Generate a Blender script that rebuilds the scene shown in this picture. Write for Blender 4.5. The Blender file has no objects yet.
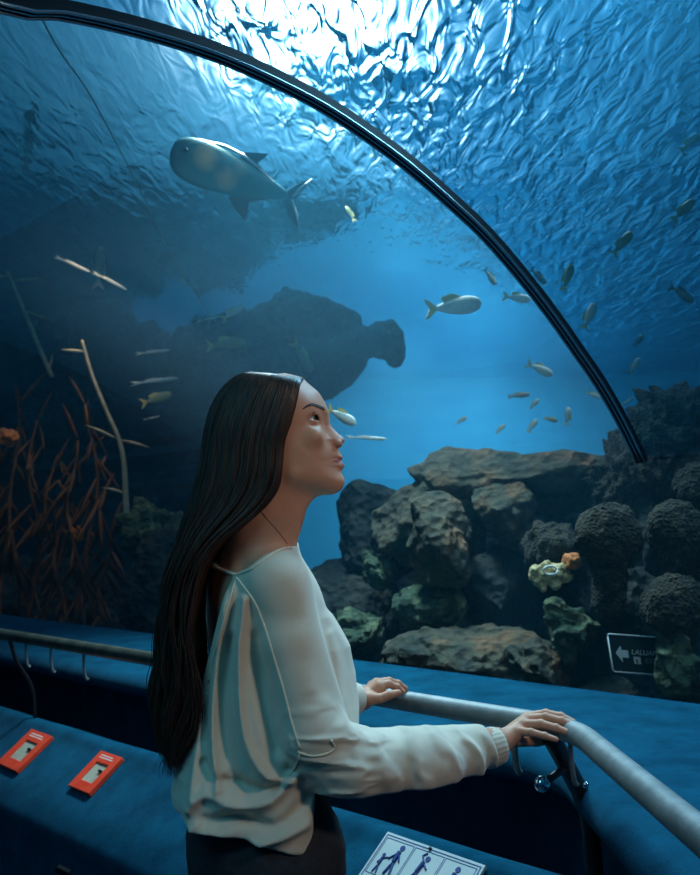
import bpy, bmesh, math, random
import numpy as np
from mathutils import Vector, Matrix, noise as mnoise

SC = bpy.context.scene
COL = SC.collection

# ------------------------------------------------------------------ camera
CAM_H = 1.32
PITCH = math.radians(6.84)
F = 900.0
cd = bpy.data.cameras.new('camera')
cam = bpy.data.objects.new('camera', cd)
COL.objects.link(cam)
cam.location = (0, 0, CAM_H)
cam.rotation_euler = (math.pi / 2 + PITCH, 0, 0)
cd.sensor_fit = 'HORIZONTAL'
cd.sensor_width = 36
cd.lens = F / 700 * 36
cd.clip_start = 0.05
cd.dof.use_dof = True
cd.dof.focus_distance = 1.62
cd.dof.aperture_fstop = 9.0
SC.camera = cam

def ray(px, py):
    x = (px - 350) / F; u = (437.5 - py) / F
    c, s = math.cos(PITCH), math.sin(PITCH)
    return Vector((x, c - s * u, s + c * u))
def U(px, py, Y):                      # point seen at a pixel, at distance Y in front of the camera
    d = ray(px, py); d = d * (Y / d.y)
    return Vector((d.x, d.y, d.z + CAM_H))
def UH(px, py, h):                     # point seen at a pixel, at height h
    d = ray(px, py); k = (h - CAM_H) / d.z
    return Vector((d.x * k, d.y * k, h))
AX = Vector((-.698, .716, 0)).normalized()      # along the tunnel, away from the camera
PV = Vector((AX.y, -AX.x, 0))                   # across the tunnel, towards the glass
def UP(px, py, P):
    d = ray(px, py); k = P / (d.x * PV.x + d.y * PV.y)
    return Vector((d.x * k, d.y * k, d.z * k + CAM_H))
def T(a, P, h):
    v = AX * a + PV * P
    return Vector((v.x, v.y, h))

# ------------------------------------------------------------------ world: deep water lit from above
W = bpy.data.worlds.new('water_world'); SC.world = W
W.use_nodes = True
nt = W.node_tree; nt.nodes.clear()
def wn(t, **k):
    n = nt.nodes.new(t)
    for a, b in k.items(): setattr(n, a, b)
    return n
wl = nt.links.new
tc = wn('ShaderNodeTexCoord')
nrm = wn('ShaderNodeVectorMath', operation='NORMALIZE'); wl(tc.outputs['Generated'], nrm.inputs[0])
sep = wn('ShaderNodeSeparateXYZ'); wl(nrm.outputs[0], sep.inputs[0])
ramp = wn('ShaderNodeValToRGB')
mr = wn('ShaderNodeMapRange'); mr.inputs[1].default_value = -1; mr.inputs[2].default_value = 1
wl(sep.outputs[2], mr.inputs[0]); wl(mr.outputs[0], ramp.inputs[0])
cr = ramp.color_ramp
cr.elements[0].position = 0; cr.elements[0].color = (.0005, .008, .016, 1)
cr.elements[1].position = 1; cr.elements[1].color = (.02, .16, .28, 1)
for p, c in ((.42, (.0008, .013, .028)), (.52, (.0015, .027, .058)), (.60, (.002, .040, .082)), (.75, (.004, .062, .118))):
    e = cr.elements.new(p); e.color = c + (1,)
def lobe(px, py, power, col, stren):
    d = ray(px, py).normalized()
    dp = wn('ShaderNodeVectorMath', operation='DOT_PRODUCT'); dp.inputs[1].default_value = d
    wl(nrm.outputs[0], dp.inputs[0])
    mx = wn('ShaderNodeMath', operation='MAXIMUM'); mx.inputs[1].default_value = 0; wl(dp.outputs['Value'], mx.inputs[0])
    pw = wn('ShaderNodeMath', operation='POWER'); pw.inputs[1].default_value = power; wl(mx.outputs[0], pw.inputs[0])
    sc = wn('ShaderNodeVectorMath', operation='SCALE'); sc.inputs[0].default_value = [v * stren for v in col]
    wl(pw.outputs[0], sc.inputs['Scale'])
    return sc
acc = ramp.outputs[0]
for args in LOBES if 'LOBES' in globals() else (
        (312, 138, 330, (.80, .95, 1.0), 24.0),
        (330, 150, 40, (.16, .55, .90), 1.3),
        (480, 360, 60, (.03, .34, .75), .30),
        (455, 400, 14, (.02, .25, .55), .12)):
    s = lobe(*args)
    ad = wn('ShaderNodeVectorMath', operation='ADD'); wl(acc, ad.inputs[0]); wl(s.outputs[0], ad.inputs[1]); acc = ad.outputs[0]
bg = wn('ShaderNodeBackground'); wl(acc, bg.inputs[0]); bg.inputs[1].default_value = 1.0
wo = wn('ShaderNodeOutputWorld'); wl(bg.outputs[0], wo.inputs[0])
W.cycles.sampling_method = 'MANUAL'; W.cycles.sample_map_resolution = 512

# ------------------------------------------------------------------ lights
def area(name, loc, target, size, power, col, spread=180):
    l = bpy.data.lights.new(name, 'AREA'); l.energy = power; l.color = col; l.size = size; l.shape = 'DISK'
    l.spread = math.radians(spread)
    o = bpy.data.objects.new(name, l); COL.objects.link(o); o.location = loc
    o.rotation_euler = (Vector(target) - Vector(loc)).to_track_quat('-Z', 'Y').to_euler()
    return o
def spot(name, loc, target, power, col, angle, blend=.6, r=.2):
    l = bpy.data.lights.new(name, 'SPOT'); l.energy = power; l.color = col
    l.spot_size = math.radians(angle); l.spot_blend = blend; l.shadow_soft_size = r
    o = bpy.data.objects.new(name, l); COL.objects.link(o); o.location = loc
    o.rotation_euler = (Vector(target) - Vector(loc)).to_track_quat('-Z', 'Y').to_euler()
    return o
area('tunnel_lamp', (.95, .50, 2.10), (-.02, 1.65, 1.15), .22, 2.25, (1.0, .78, .60), 100)
area('overhead_blue_fill', (.9, 2.3, 3.2), (-.1, 1.6, 1.3), 1.0, 32, (.45, .80, 1.0), 120)  # unseen fill replacing daylight that the water surface blocks
area('tunnel_blue_fill', (-.75, .75, 1.95), (-.45, 1.7, .8), .7, 2.2, (.22, .78, 1.0), 130)  # added fill with no fitting there: teal light for the blouse back
spot('sun_halo_fill', tuple(U(300, 8, 3.5)), tuple(U(290, 330, 3.2)), 520, (.62, .90, 1.0), 84, 1.0, .25)  # unseen spot under the surface, added for the halo below the sun glow
spot('reef_fill', (1.2, 4.2, 3.5), (.8, 4.2, .8), 66, (.60, .88, 1.0), 120, .8, .3)  # added underwater spot to bring up the reef rocks
spot('far_wall_fill', (1.6, 10.4, 3.5), (1.5, 12.6, 1.6), 600, (.55, .88, 1.0), 150, 1.0, .5)  # added spot that brightens the far wall into pale open water
spot('weeds_fill', (-1.7, 5.7, 3.3), (-2.1, 6.6, .9), 34, (.95, .80, .62), 70, .9, .3)  # unseen warm spot, put in to lift the weeds
spot('water_glow_fill', (.5, 9.0, 3.5), (.7, 9.6, 1.6), 400, (.60, .90, 1.0), 150, 1.0, .4)  # added spot for a glow in the water beyond the overhang

VS = SC.view_settings
VS.view_transform = 'Standard'; VS.look = 'None'; VS.gamma = 1; VS.use_curve_mapping = False
VS.exposure = -0.08
CY = SC.cycles
CY.max_bounces = 10; CY.transparent_max_bounces = 16; CY.transmission_bounces = 6; CY.glossy_bounces = 4
CY.volume_bounces = 1; CY.sample_clamp_indirect = 4
CY.use_denoising = True

# ------------------------------------------------------------------ materials
def mat(name):
    m = bpy.data.materials.new(name); m.use_nodes = True
    return m, m.node_tree, m.node_tree.nodes['Principled BSDF']
def pset(b, **k):
    for a, v in k.items():
        a = {'base': 'Base Color', 'rough': 'Roughness', 'metal': 'Metallic', 'spec': 'Specular IOR Level', 'coat': 'Coat Weight',
             'sheen': 'Sheen Weight', 'sss': 'Subsurface Weight', 'aniso': 'Anisotropic'}[a]
        if a == 'Base Color': v = tuple(v) + (1,)
        b.inputs[a].default_value = v
def simple(name, base, rough=.5, **k):
    m, t, b = mat(name); pset(b, base=base, rough=rough, **k); return m
def noisy(name, c1, c2, scale=20, rough=.6, bump=.2, bdist=.01, detail=6, c3=None, lo=.35, hi=.65, coord='Object', stretch=None, voro=None, **k):
    m, t, b = mat(name); pset(b, rough=rough, **k)
    tcn = t.nodes.new('ShaderNodeTexCoord'); src = tcn.outputs[coord]
    if stretch:
        mp = t.nodes.new('ShaderNodeMapping'); mp.inputs['Scale'].default_value = stretch
        t.links.new(src, mp.inputs[0]); src = mp.outputs[0]
    n = t.nodes.new('ShaderNodeTexNoise'); n.inputs['Scale'].default_value = scale; n.inputs['Detail'].default_value = detail
    n.inputs['Roughness'].default_value = .65
    t.links.new(src, n.inputs['Vector'])
    r = t.nodes.new('ShaderNodeValToRGB'); t.links.new(n.outputs['Fac'], r.inputs[0])
    r.color_ramp.elements[0].position = lo; r.color_ramp.elements[0].color = tuple(c1) + (1,)
    r.color_ramp.elements[1].position = hi; r.color_ramp.elements[1].color = tuple(c2) + (1,)
    if c3: e = r.color_ramp.elements.new((lo + hi) / 2); e.color = tuple(c3) + (1,)
    t.links.new(r.outputs[0], b.inputs['Base Color'])
    n2 = t.nodes.new('ShaderNodeTexNoise'); n2.inputs['Scale'].default_value = scale * 3; n2.inputs['Detail'].default_value = 8
    t.links.new(src, n2.inputs['Vector'])
    h = n2.outputs['Fac']
    if voro:
        v = t.nodes.new('ShaderNodeTexVoronoi'); v.inputs['Scale'].default_value = voro; t.links.new(src, v.inputs['Vector'])
        a = t.nodes.new('ShaderNodeMath'); a.operation = 'ADD'; t.links.new(h, a.inputs[0]); t.links.new(v.outputs['Distance'], a.inputs[1]); h = a.outputs[0]
    bp = t.nodes.new('ShaderNodeBump'); bp.inputs['Strength'].default_value = bump; bp.inputs['Distance'].default_value = bdist
    t.links.new(h, bp.inputs['Height']); t.links.new(bp.outputs[0], b.inputs['Normal'])
    return m

M = {}
M['carpet'] = noisy('blue_carpet', (.002, .050, .095), (.004, .085, .155), scale=9, rough=1, bump=.5, bdist=.006, sheen=.03, spec=.0)
# pile: very fine speckle
t = M['carpet'].node_tree
n3 = t.nodes.new('ShaderNodeTexNoise'); n3.inputs['Scale'].default_value = 420; n3.inputs['Detail'].default_value = 2
tcn = t.nodes.new('ShaderNodeTexCoord'); t.links.new(tcn.outputs['Object'], n3.inputs['Vector'])
bpn = [n for n in t.nodes if n.bl_idname == 'ShaderNodeBump'][0]
ad = t.nodes.new('ShaderNodeMath'); ad.operation = 'MULTIPLY_ADD'; ad.inputs[1].default_value = 1.0
old = bpn.inputs['Height'].links[0].from_socket
t.links.new(n3.outputs['Fac'], ad.inputs[0]); t.links.new(old, ad.inputs[2]); t.links.new(ad.outputs[0], bpn.inputs['Height'])
M['steel'] = noisy('brushed_steel', (.15, .19, .20), (.27, .31, .32), scale=14, rough=.58, bump=.06, metal=.6)
M['dull_steel'] = noisy('worn_brass_steel', (.16, .15, .11), (.30, .28, .20), scale=14, rough=.38, bump=.06, metal=.85)
M['dark_steel'] = simple('dark_joint_metal', (.012, .022, .030), .35, metal=.6)
M['edge_steel'] = simple('pale_edge_metal', (.38, .50, .56), .25, metal=.9)
M['chrome'] = simple('chrome', (.75, .8, .85), .08, metal=1)
M['black_metal'] = simple('black_metal', (.01, .01, .012), .4)
M['floor_dark'] = noisy('dark_floor_carpet', (.01, .03, .05), (.02, .05, .08), scale=30, rough=1, bump=.3)

def mglass(name, tint, haze, ior=1.45, gl=1.0, hazecol=(.55, .8, 1)):
    m = bpy.data.materials.new(name); m.use_nodes = True; t = m.node_tree; t.nodes.clear()
    tr = t.nodes.new('ShaderNodeBsdfTransparent'); tr.inputs[0].default_value = tuple(tint) + (1,)
    tl = t.nodes.new('ShaderNodeBsdfTranslucent'); tl.inputs[0].default_value = tuple(hazecol) + (1,)
    m1 = t.nodes.new('ShaderNodeMixShader'); m1.inputs[0].default_value = haze
    t.links.new(tr.outputs[0], m1.inputs[1]); t.links.new(tl.outputs[0], m1.inputs[2])
    g = t.nodes.new('ShaderNodeBsdfGlossy'); g.inputs['Roughness'].default_value = .03
    fr = t.nodes.new('ShaderNodeFresnel'); fr.inputs[0].default_value = ior
    mm = t.nodes.new('ShaderNodeMath'); mm.operation = 'MULTIPLY'; mm.inputs[1].default_value = gl; t.links.new(fr.outputs[0], mm.inputs[0])
    m2 = t.nodes.new('ShaderNodeMixShader'); t.links.new(mm.outputs[0], m2.inputs[0])
    t.links.new(m1.outputs[0], m2.inputs[1]); t.links.new(g.outputs[0], m2.inputs[2])
    o = t.nodes.new('ShaderNodeOutputMaterial'); t.links.new(m2.outputs[0], o.inputs[0])
    return m
M['acrylic_near'] = mglass('shade_tint_acrylic', (.60, .78, .88), 0.0, gl=.06)  # tint added to darken the water seen on this side of the rib
M['acrylic_far'] = mglass('hazed_acrylic', (.97, .99, 1.0), .010, gl=.10)  # faint haze put into the pane to pale the water past the rib
M['acrylic_low'] = mglass('clear_acrylic', (.90, .96, 1.0), .0, gl=.02)

def water_surface_mat():
    m = bpy.data.materials.new('water_surface'); m.use_nodes = True; t = m.node_tree; t.nodes.clear()
    tcn = t.nodes.new('ShaderNodeTexCoord')
    mp = t.nodes.new('ShaderNodeMapping'); mp.inputs['Rotation'].default_value = (0, 0, math.radians(-WROT)); mp.inputs['Scale'].default_value = (1.0, .30, 1)
    t.links.new(tcn.outputs['Object'], mp.inputs[0])
    n = t.nodes.new('ShaderNodeTexNoise'); n.inputs['Scale'].default_value = WSC; n.inputs['Detail'].default_value = 2.2; n.inputs['Roughness'].default_value = .5
    n.inputs['Distortion'].default_value = .8
    t.links.new(mp.outputs[0], n.inputs['Vector'])
    n2 = t.nodes.new('ShaderNodeTexNoise'); n2.inputs['Scale'].default_value = 1.1; n2.inputs['Detail'].default_value = 1
    t.links.new(tcn.outputs['Object'], n2.inputs['Vector'])
    a = t.nodes.new('ShaderNodeMath'); a.operation = 'MULTIPLY_ADD'; a.inputs[1].default_value = 1.5
    t.links.new(n2.outputs['Fac'], a.inputs[0]); t.links.new(n.outputs['Fac'], a.inputs[2])
    b = t.nodes.new('ShaderNodeBump'); b.inputs['Strength'].default_value = 1; b.inputs['Distance'].default_value = WDIST
    t.links.new(a.outputs[0], b.inputs['Height'])
    # the far left half of the tank is calm, the near right half is stirred up by the inlet
    sx = t.nodes.new('ShaderNodeSeparateXYZ'); t.links.new(tcn.outputs['Object'], sx.inputs[0])
    ln = t.nodes.new('ShaderNodeMath'); ln.operation = 'MULTIPLY_ADD'; ln.inputs[1].default_value = -.5; ln.inputs[2].default_value = 2.7
    t.links.new(sx.outputs[1], ln.inputs[0])
    dl = t.nodes.new('ShaderNodeMath'); dl.operation = 'ADD'; t.links.new(sx.outputs[0], dl.inputs[0]); t.links.new(ln.outputs[0], dl.inputs[1])
    ms = t.nodes.new('ShaderNodeMapRange'); ms.interpolation_type = 'SMOOTHSTEP'
    ms.inputs[1].default_value = -.5; ms.inputs[2].default_value = .5; ms.inputs[3].default_value = .15; ms.inputs[4].default_value = 1
    t.links.new(dl.outputs[0], ms.inputs[0]); t.links.new(ms.outputs[0], b.inputs['Strength'])
    g = t.nodes.new('ShaderNodeBsdfGlass'); g.inputs['IOR'].default_value = WIOR; g.inputs['Roughness'].default_value = 0.02
    g.inputs['Color'].default_value = (.75, .93, 1, 1)
    t.links.new(b.outputs[0], g.inputs['Normal'])
    o = t.nodes.new('ShaderNodeOutputMaterial'); t.links.new(g.outputs[0], o.inputs[0])
    return m
WROT, WSC, WDIST, WIOR = 18, 10.5, .09, 1.075
M['water_surface'] = water_surface_mat()

# ------------------------------------------------------------------ mesh helpers
def mesh_obj(name, verts, faces, m, parent=None, smooth=True):
    me = bpy.data.meshes.new(name)
    me.from_pydata([tuple(v) for v in verts], [], [tuple(f) for f in faces]); me.update()
    if smooth: me.shade_smooth()
    o = bpy.data.objects.new(name, me); COL.objects.link(o)
    if m is not None: me.materials.append(m)
    if parent is not None:
        o.parent = parent; o.matrix_parent_inverse = parent.matrix_world.inverted() if False else Matrix.Translation(-parent.location)
    return o
def tag(o, label=None, cat=None, group=None, kind=None):
    if label: o['label'] = label
    if cat: o['category'] = cat
    if group: o['group'] = group
    if kind: o['kind'] = kind
    return o
def struct(o): o['kind'] = 'structure'; return o
def empty(name, loc, label=None, cat=None, group=None):
    o = bpy.data.objects.new(name, None); COL.objects.link(o); o.location = loc; o.empty_display_size = .05
    return tag(o, label, cat, group)
def grid_faces(nr, nc, wrap_c=False, wrap_r=False):
    f = []
    for r in range(nr if wrap_r else nr - 1):
        for c in range(nc if wrap_c else nc - 1):
            r1 = (r + 1) % nr; c1 = (c + 1) % nc
            f.append((r * nc + c, r * nc + c1, r1 * nc + c1, r1 * nc + c))
    return f
def smoothpath(pts, n=8, closed=False):
    pts = [Vector(p) for p in pts]; out = []
    N = len(pts)
    for i in range(N if closed else N - 1):
        p1, p2 = pts[i], pts[(i + 1) % N]
        p0 = pts[(i - 1) % N] if (closed or i > 0) else p1 * 2 - p2
        p3 = pts[(i + 2) % N] if (closed or i < N - 2) else p2 * 2 - p1
        for k in range(n):
            t = k / n
            out.append(.5 * ((2 * p1) + (p2 - p0) * t + (2 * p0 - 5 * p1 + 4 * p2 - p3) * t * t + (3 * p1 - p0 - 3 * p2 + p3) * t ** 3))
    if not closed: out.append(pts[-1])
    return out
class MB:
    def __init__(s): s.v = []; s.f = []
    def add(s, verts, faces):
        o = len(s.v); s.v += [Vector(v) for v in verts]; s.f += [tuple(i + o for i in f) for f in faces]
    def tube(s, pts, r, n=10, caps=True, flat=None):
        pts = [Vector(p) for p in pts]; N = len(pts)
        rr = r if hasattr(r, '__len__') else [r] * N
        up = Vector((0, 0, 1)); prev = None; vs = []
        for i, p in enumerate(pts):
            d = (pts[min(i + 1, N - 1)] - pts[max(i - 1, 0)]).normalized()
            if prev is None:
                x = d.cross(up)
                if x.length < .1: x = d.cross(Vector((1, 0, 0)))
            else: x = prev - d * prev.dot(d)
            x.normalize(); prev = x; y = d.cross(x)
            for k in range(n):
                a = 2 * math.pi * k / n
                vs.append(p + x * math.cos(a) * rr[i] + y * math.sin(a) * rr[i] * (flat or 1))
        fs = grid_faces(N, n, wrap_c=True)
        if caps: fs += [tuple(range(n - 1, -1, -1)), tuple(range((N - 1) * n, N * n))]
        s.add(vs, fs)
    def box(s, c, dx, dy, dz, R=None):
        R = R or Matrix.Identity(3); c = Vector(c)
        vs = [c + R @ Vector((sx * dx / 2, sy * dy / 2, sz * dz / 2)) for sx in (-1, 1) for sy in (-1, 1) for sz in (-1, 1)]
        s.add(vs, [(0, 1, 3, 2), (4, 6, 7, 5), (0, 4, 5, 1), (2, 3, 7, 6), (0, 2, 6, 4), (1, 5, 7, 3)])
    def build(s, name, m, parent=None, smooth=True, bevel=0):
        o = mesh_obj(name, s.v, s.f, m, parent, smooth)
        if bevel:
            b = o.modifiers.new('bevel', 'BEVEL'); b.width = bevel; b.segments = 3; b.limit_method = 'ANGLE'
        return o
# ------------------------------------------------------------------ the tunnel
# glass section in (P, h): traced ring
RING_P = 2.50
ringpix = [(642, 461), (622, 420), (600, 382), (578, 350), (552, 313), (520, 272), (485, 232), (450, 199), (410, 164), (370, 134), (325, 104), (280, 80), (230, 57), (180, 39), (120, 22), (60, 9), (0, 1)]
foot = UP(642, 461, RING_P)
A0 = foot.dot(AX)
sec = []
for px, py in ringpix:
    d = ray(px, py); k = A0 / d.dot(AX)
    q = d * k; sec.append((q.dot(PV), q.z + CAM_H))
# continue over the camera and down the near side, then back to the ledge on this side
Ps, hs = sec[-1]
sec += [(.2, hs - .02), (-.15, hs - .10), (-.5, hs - .28), (-.8, hs - .55), (-.98, hs - .9), (-1.02, .97)]
print('SEC', [(round(a, 2), round(b, 2)) for a, b in sec], 'A0', A0)
secs = [Vector((a, 0, b)) for a, b in sec]
secs = [(v.x, v.z) for v in smoothpath(secs, 3)]
H_SILL, P_GL = .90, 2.36
def shell(name, a0, a1, m, n=2):
    th = .03
    vs = []; cols = []
    for i in range(n):
        a = a0 + (a1 - a0) * i / (n - 1)
        for P, h in secs: vs.append(T(a, P, h))
    o = mesh_obj(name, vs, grid_faces(n, len(secs)), m); struct(o)
    return o
shell('window_1', A0, A0 + 9, M['acrylic_far'])
shell('window_2', A0, A0 - 5.5, M['acrylic_near'])
# lower flat panes between ledge and curved roof
def lowpane(name, a0, a1, Pb, hb, Pt, ht):
    vs = [T(a0, Pb, hb), T(a1, Pb, hb), T(a1, Pt, ht), T(a0, Pt, ht)]
    return struct(mesh_obj(name, vs, [(0, 1, 2, 3)], M['acrylic_low']))
lowpane('window_3', A0 - 5.5, A0 + 9, P_GL, H_SILL - .02, sec[0][0], sec[0][1])
# steel arch rib with two pale edge beads
ring3 = [T(A0, P, h) for P, h in secs]
rib = empty('arch_rib', T(A0, sec[0][0], sec[0][1]), 'dark curved metal joint rib with two pale edges arching over the glass tunnel', 'arch rib')
def ribstrip(wa0, wa1, d0, d1):
    mb = MB(); n = len(secs); vs = []
    for i, (P, h) in enumerate(secs):
        P0, h0 = secs[max(i - 1, 0)]; P1, h1 = secs[min(i + 1, n - 1)]
        tx, tz = P1 - P0, h1 - h0; L = math.hypot(tx, tz); nx, nz = tz / L, -tx / L      # towards the inside
        if (nx * (.8 - P) + nz * (1.2 - h)) < 0: nx, nz = -nx, -nz
        for aa, dd in ((wa0, d0), (wa1, d0), (wa1, d1), (wa0, d1)):
            vs.append(T(A0 + aa, P + nx * dd, h + nz * dd))
    mb.add(vs, grid_faces(n, 4, wrap_c=True) + [(3, 2, 1, 0), tuple(range(4 * n - 4, 4 * n))])
    return mb
ribstrip(-.0155, .0155, -.010, .010).build('rib_band', M['dark_steel'], rib, smooth=False)
for k in (-1, 0, 1):
    mb = MB()
    pts = []
    n = len(secs)
    for i, (P, h) in enumerate(secs):
        P0, h0 = secs[max(i - 1, 0)]; P1, h1 = secs[min(i + 1, n - 1)]
        tx, tz = P1 - P0, h1 - h0; L = math.hypot(tx, tz); nx, nz = tz / L, -tx / L
        if (nx * (.8 - P) + nz * (1.2 - h)) < 0: nx, nz = -nx, -nz
        pts.append(T(A0 + k * .0135, P + nx * .0108, h + nz * .0108))
    mb.tube(pts, .0032 if k else .0018, 8); mb.build('edge_bead', M['edge_steel'] , rib)

# carpeted ledge under the glass, with the recess below it
RAIL_H = .98
C_rail = UH(574, 729, RAIL_H)
E_rail = UH(760, 885, RAIL_H)
D2 = (E_rail - C_rail).normalized()
print('C_rail', C_rail, 'D2', D2, 'railP', C_rail.dot(PV))
LIP_P, LIP_H = 1.75, .856
N2 = Vector((-D2.y, D2.x, 0));  # to one side of the second rail run
if N2.x < 0: N2 = -N2
def ledge_path(P, off2):
    """plan path: along the tunnel at distance P, then turning along the second rail run (offset off2 to its right)"""
    base = C_rail + N2 * off2
    # intersection of line base + s D2 with plane dot(PV)=P
    s = (P - base.dot(PV)) / D2.dot(PV)
    C = base + D2 * s; C.z = 0
    far = AX * 11 + PV * P; 
    aC = C.dot(AX)
    pts = [far]
    for k in range(40):
        a = 11 + (aC + .12 - 11) * (k + 1) / 40
        pts.append(AX * a + PV * P)
    e0 = AX * (aC + .12) + PV * P; e1 = C + D2 * .12
    for k in range(1, 8):
        t = k / 8; pts.append(e0 * (1 - t) ** 2 + C * 2 * t * (1 - t) + e1 * t * t)
    for k in range(16): pts.append(C + D2 * (.12 + k * .16))
    return pts
lip = ledge_path(LIP_P, .03); rec = ledge_path(2.01, .12)
rows = []
NB = len(lip)
back = []
for i, p in enumerate(lip):
    # matching point on the glass line
    t = i / (NB - 1)
    a = p.dot(AX)
    back.append(AX * (a - (.9 * max(0, (i - 47)) / 16)) + PV * (P_GL + .03))
def lerp(a, b, t): return a * (1 - t) + b * t
prof = [('r', 0, .30), ('r', 0, .76), ('l', .18, .772), ('l', .03, .782), ('l', 0.0, .80), ('l', -.004, .82), ('l', .012, .843), ('l', .04, LIP_H), ('b', .2, .868), ('b', .5, .884), ('b', 1, H_SILL)]
vs = []
for kind, o, h in prof:
    for i in range(NB):
        L, R, B = lip[i], rec[i], back[i]
        inn = (B - L); inn.z = 0; inn.normalize()
        if kind == 'r': p = R.copy()
        elif kind == 'l': p = L + inn * o
        else: p = lerp(L + inn * .04, B, o)
        vs.append((p.x, p.y, h))
struct(mesh_obj('trim_1', vs, grid_faces(len(prof), NB), M['carpet']))
# bench / lower carpeted step
bo, bi = 1.30, 2.03
BO, BI = (1.35, .461), (1.60, .662)
def SL(px, py, lift=0.0):          # point of the sloping step seen at a pixel
    n = Vector((0, 0, 1)) * (BI[0] - BO[0]) - PV * (BI[1] - BO[1]); n.normalize()
    p0 = PV * BO[0] + Vector((0, 0, BO[1] - CAM_H)) + n * lift
    d = ray(px, py); return d * (p0.dot(n) / d.dot(n)) + Vector((0, 0, CAM_H)), n
bprof = [(1.375, 0), (1.37, .36), (1.358, .415), (1.350, .440), (1.352, .458), (1.362, .4705), (1.45, .5414), (1.55, .6218), (1.572, .640), (1.580, .652), (1.595, .661), (1.62, .664), (1.65, .655), (1.66, .60), (1.66, .45), (2.03, .45)]
NA = 80
vs = []
for P, h in bprof:
    for i in range(NA):
        a = 11 - 14 * i / (NA - 1)
        vs.append(T(a, P, h + (.0015 * math.sin(i * 2.1 + P * 9) if h > .4 else 0)))
struct(mesh_obj('trim_2', vs, grid_faces(len(bprof), NA), M['carpet']))
# floor of the walkway
struct(mesh_obj('floor', [T(11, -1.3, 0), T(-4, -1.3, 0), T(-4, 3, 0), T(11, 3, 0)], [(0, 1, 2, 3)], M['floor_dark']))
# low carpeted wall on the viewer's side
vs = [T(11, -1.06, 0), T(-4, -1.06, 0), T(-4, -1.06, .92), T(11, -1.06, .92), T(11, -1.34, .92), T(-4, -1.34, .92)]
struct(mesh_obj('wall_left', vs, [(0, 1, 2, 3), (3, 2, 5, 4)], M['carpet'], smooth=False))

# water surface of the tank, seen from below
SURF_H = 3.75
FAR_Y = 16
ws = mesh_obj('ceiling', [(-14, -3, SURF_H), (18, -3, SURF_H), (18, FAR_Y, SURF_H), (-14, FAR_Y, SURF_H)], [(0, 1, 2, 3)], M['water_surface'])
struct(ws)
# the water itself: everything outside the glass and under the surface
m = bpy.data.materials.new('tank_water'); m.use_nodes = True; t = m.node_tree; t.nodes.clear()
vsn = t.nodes.new('ShaderNodeVolumeScatter'); vsn.inputs['Color'].default_value = (.12, .62, .95, 1); vsn.inputs['Density'].default_value = .075; vsn.inputs['Anisotropy'].default_value = .3
van = t.nodes.new('ShaderNodeVolumeAbsorption'); van.inputs['Color'].default_value = (.1, .65, .9, 1); van.inputs['Density'].default_value = .05
ad = t.nodes.new('ShaderNodeAddShader'); t.links.new(vsn.outputs[0], ad.inputs[0]); t.links.new(van.outputs[0], ad.inputs[1])
o = t.nodes.new('ShaderNodeOutputMaterial'); t.links.new(ad.outputs[0], o.inputs['Volume'])
M['water'] = m
loop = [(-1.35, -.2), (-1.35, .9)] + [(P * 1.0, h) for P, h in reversed(secs)] + [(P_GL + .02, H_SILL - .02), (P_GL + .02, -.2), (16, -.2), (16, SURF_H - .01), (-8, SURF_H - .01), (-8, -.2)]
nl = len(loop)
vs = [T(a, P, h) for a in (-4, 20) for P, h in loop]
me = bpy.data.meshes.new('tank_water'); bm = bmesh.new()
bv = [bm.verts.new(v) for v in vs]
bm.faces.new(bv[:nl]); bm.faces.new(list(reversed(bv[nl:])))
for i in range(nl):
    j = (i + 1) % nl; bm.faces.new((bv[i], bv[i + nl], bv[j + nl], bv[j]))
bmesh.ops.recalc_face_normals(bm, faces=bm.faces); bm.to_mesh(me); bm.free()
wo_ = bpy.data.objects.new('tank_water', me); COL.objects.link(wo_); me.materials.append(m); wo_['kind'] = 'structure'
# ------------------------------------------------------------------ implicit-surface sculpting tools
import openvdb as vdb
def A(v): return np.array(tuple(v), dtype=np.float64)
def smin(a, b, k):
    h = np.clip(.5 + .5 * (b - a) / k, 0, 1)
    return b * (1 - h) + a * h - k * h * (1 - h)
def smax(a, b, k): return -smin(-a, -b, k)
def cap(p, a, b, ra, rb=None):
    a = A(a); b = A(b); rb = ra if rb is None else rb
    ab = b - a; t = np.clip(((p - a) @ ab) / (ab @ ab), 0, 1)
    d = np.linalg.norm(p - a - t[:, None] * ab, axis=1)
    return d - (ra + (rb - ra) * t)
def capt(p, a, b):
    a = A(a); b = A(b); ab = b - a
    t = np.clip(((p - a) @ ab) / (ab @ ab), 0, 1)
    return t, np.linalg.norm(p - a - t[:, None] * ab, axis=1)
def ell(p, c, r, R=None):
    q = p - A(c)
    if R is not None: q = q @ R          # columns of R = local axes
    r = np.array(r)
    k0 = np.linalg.norm(q / r, axis=1); k1 = np.linalg.norm(q / (r * r), axis=1)
    return k0 * (k0 - 1) / np.maximum(k1, 1e-9)
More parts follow.
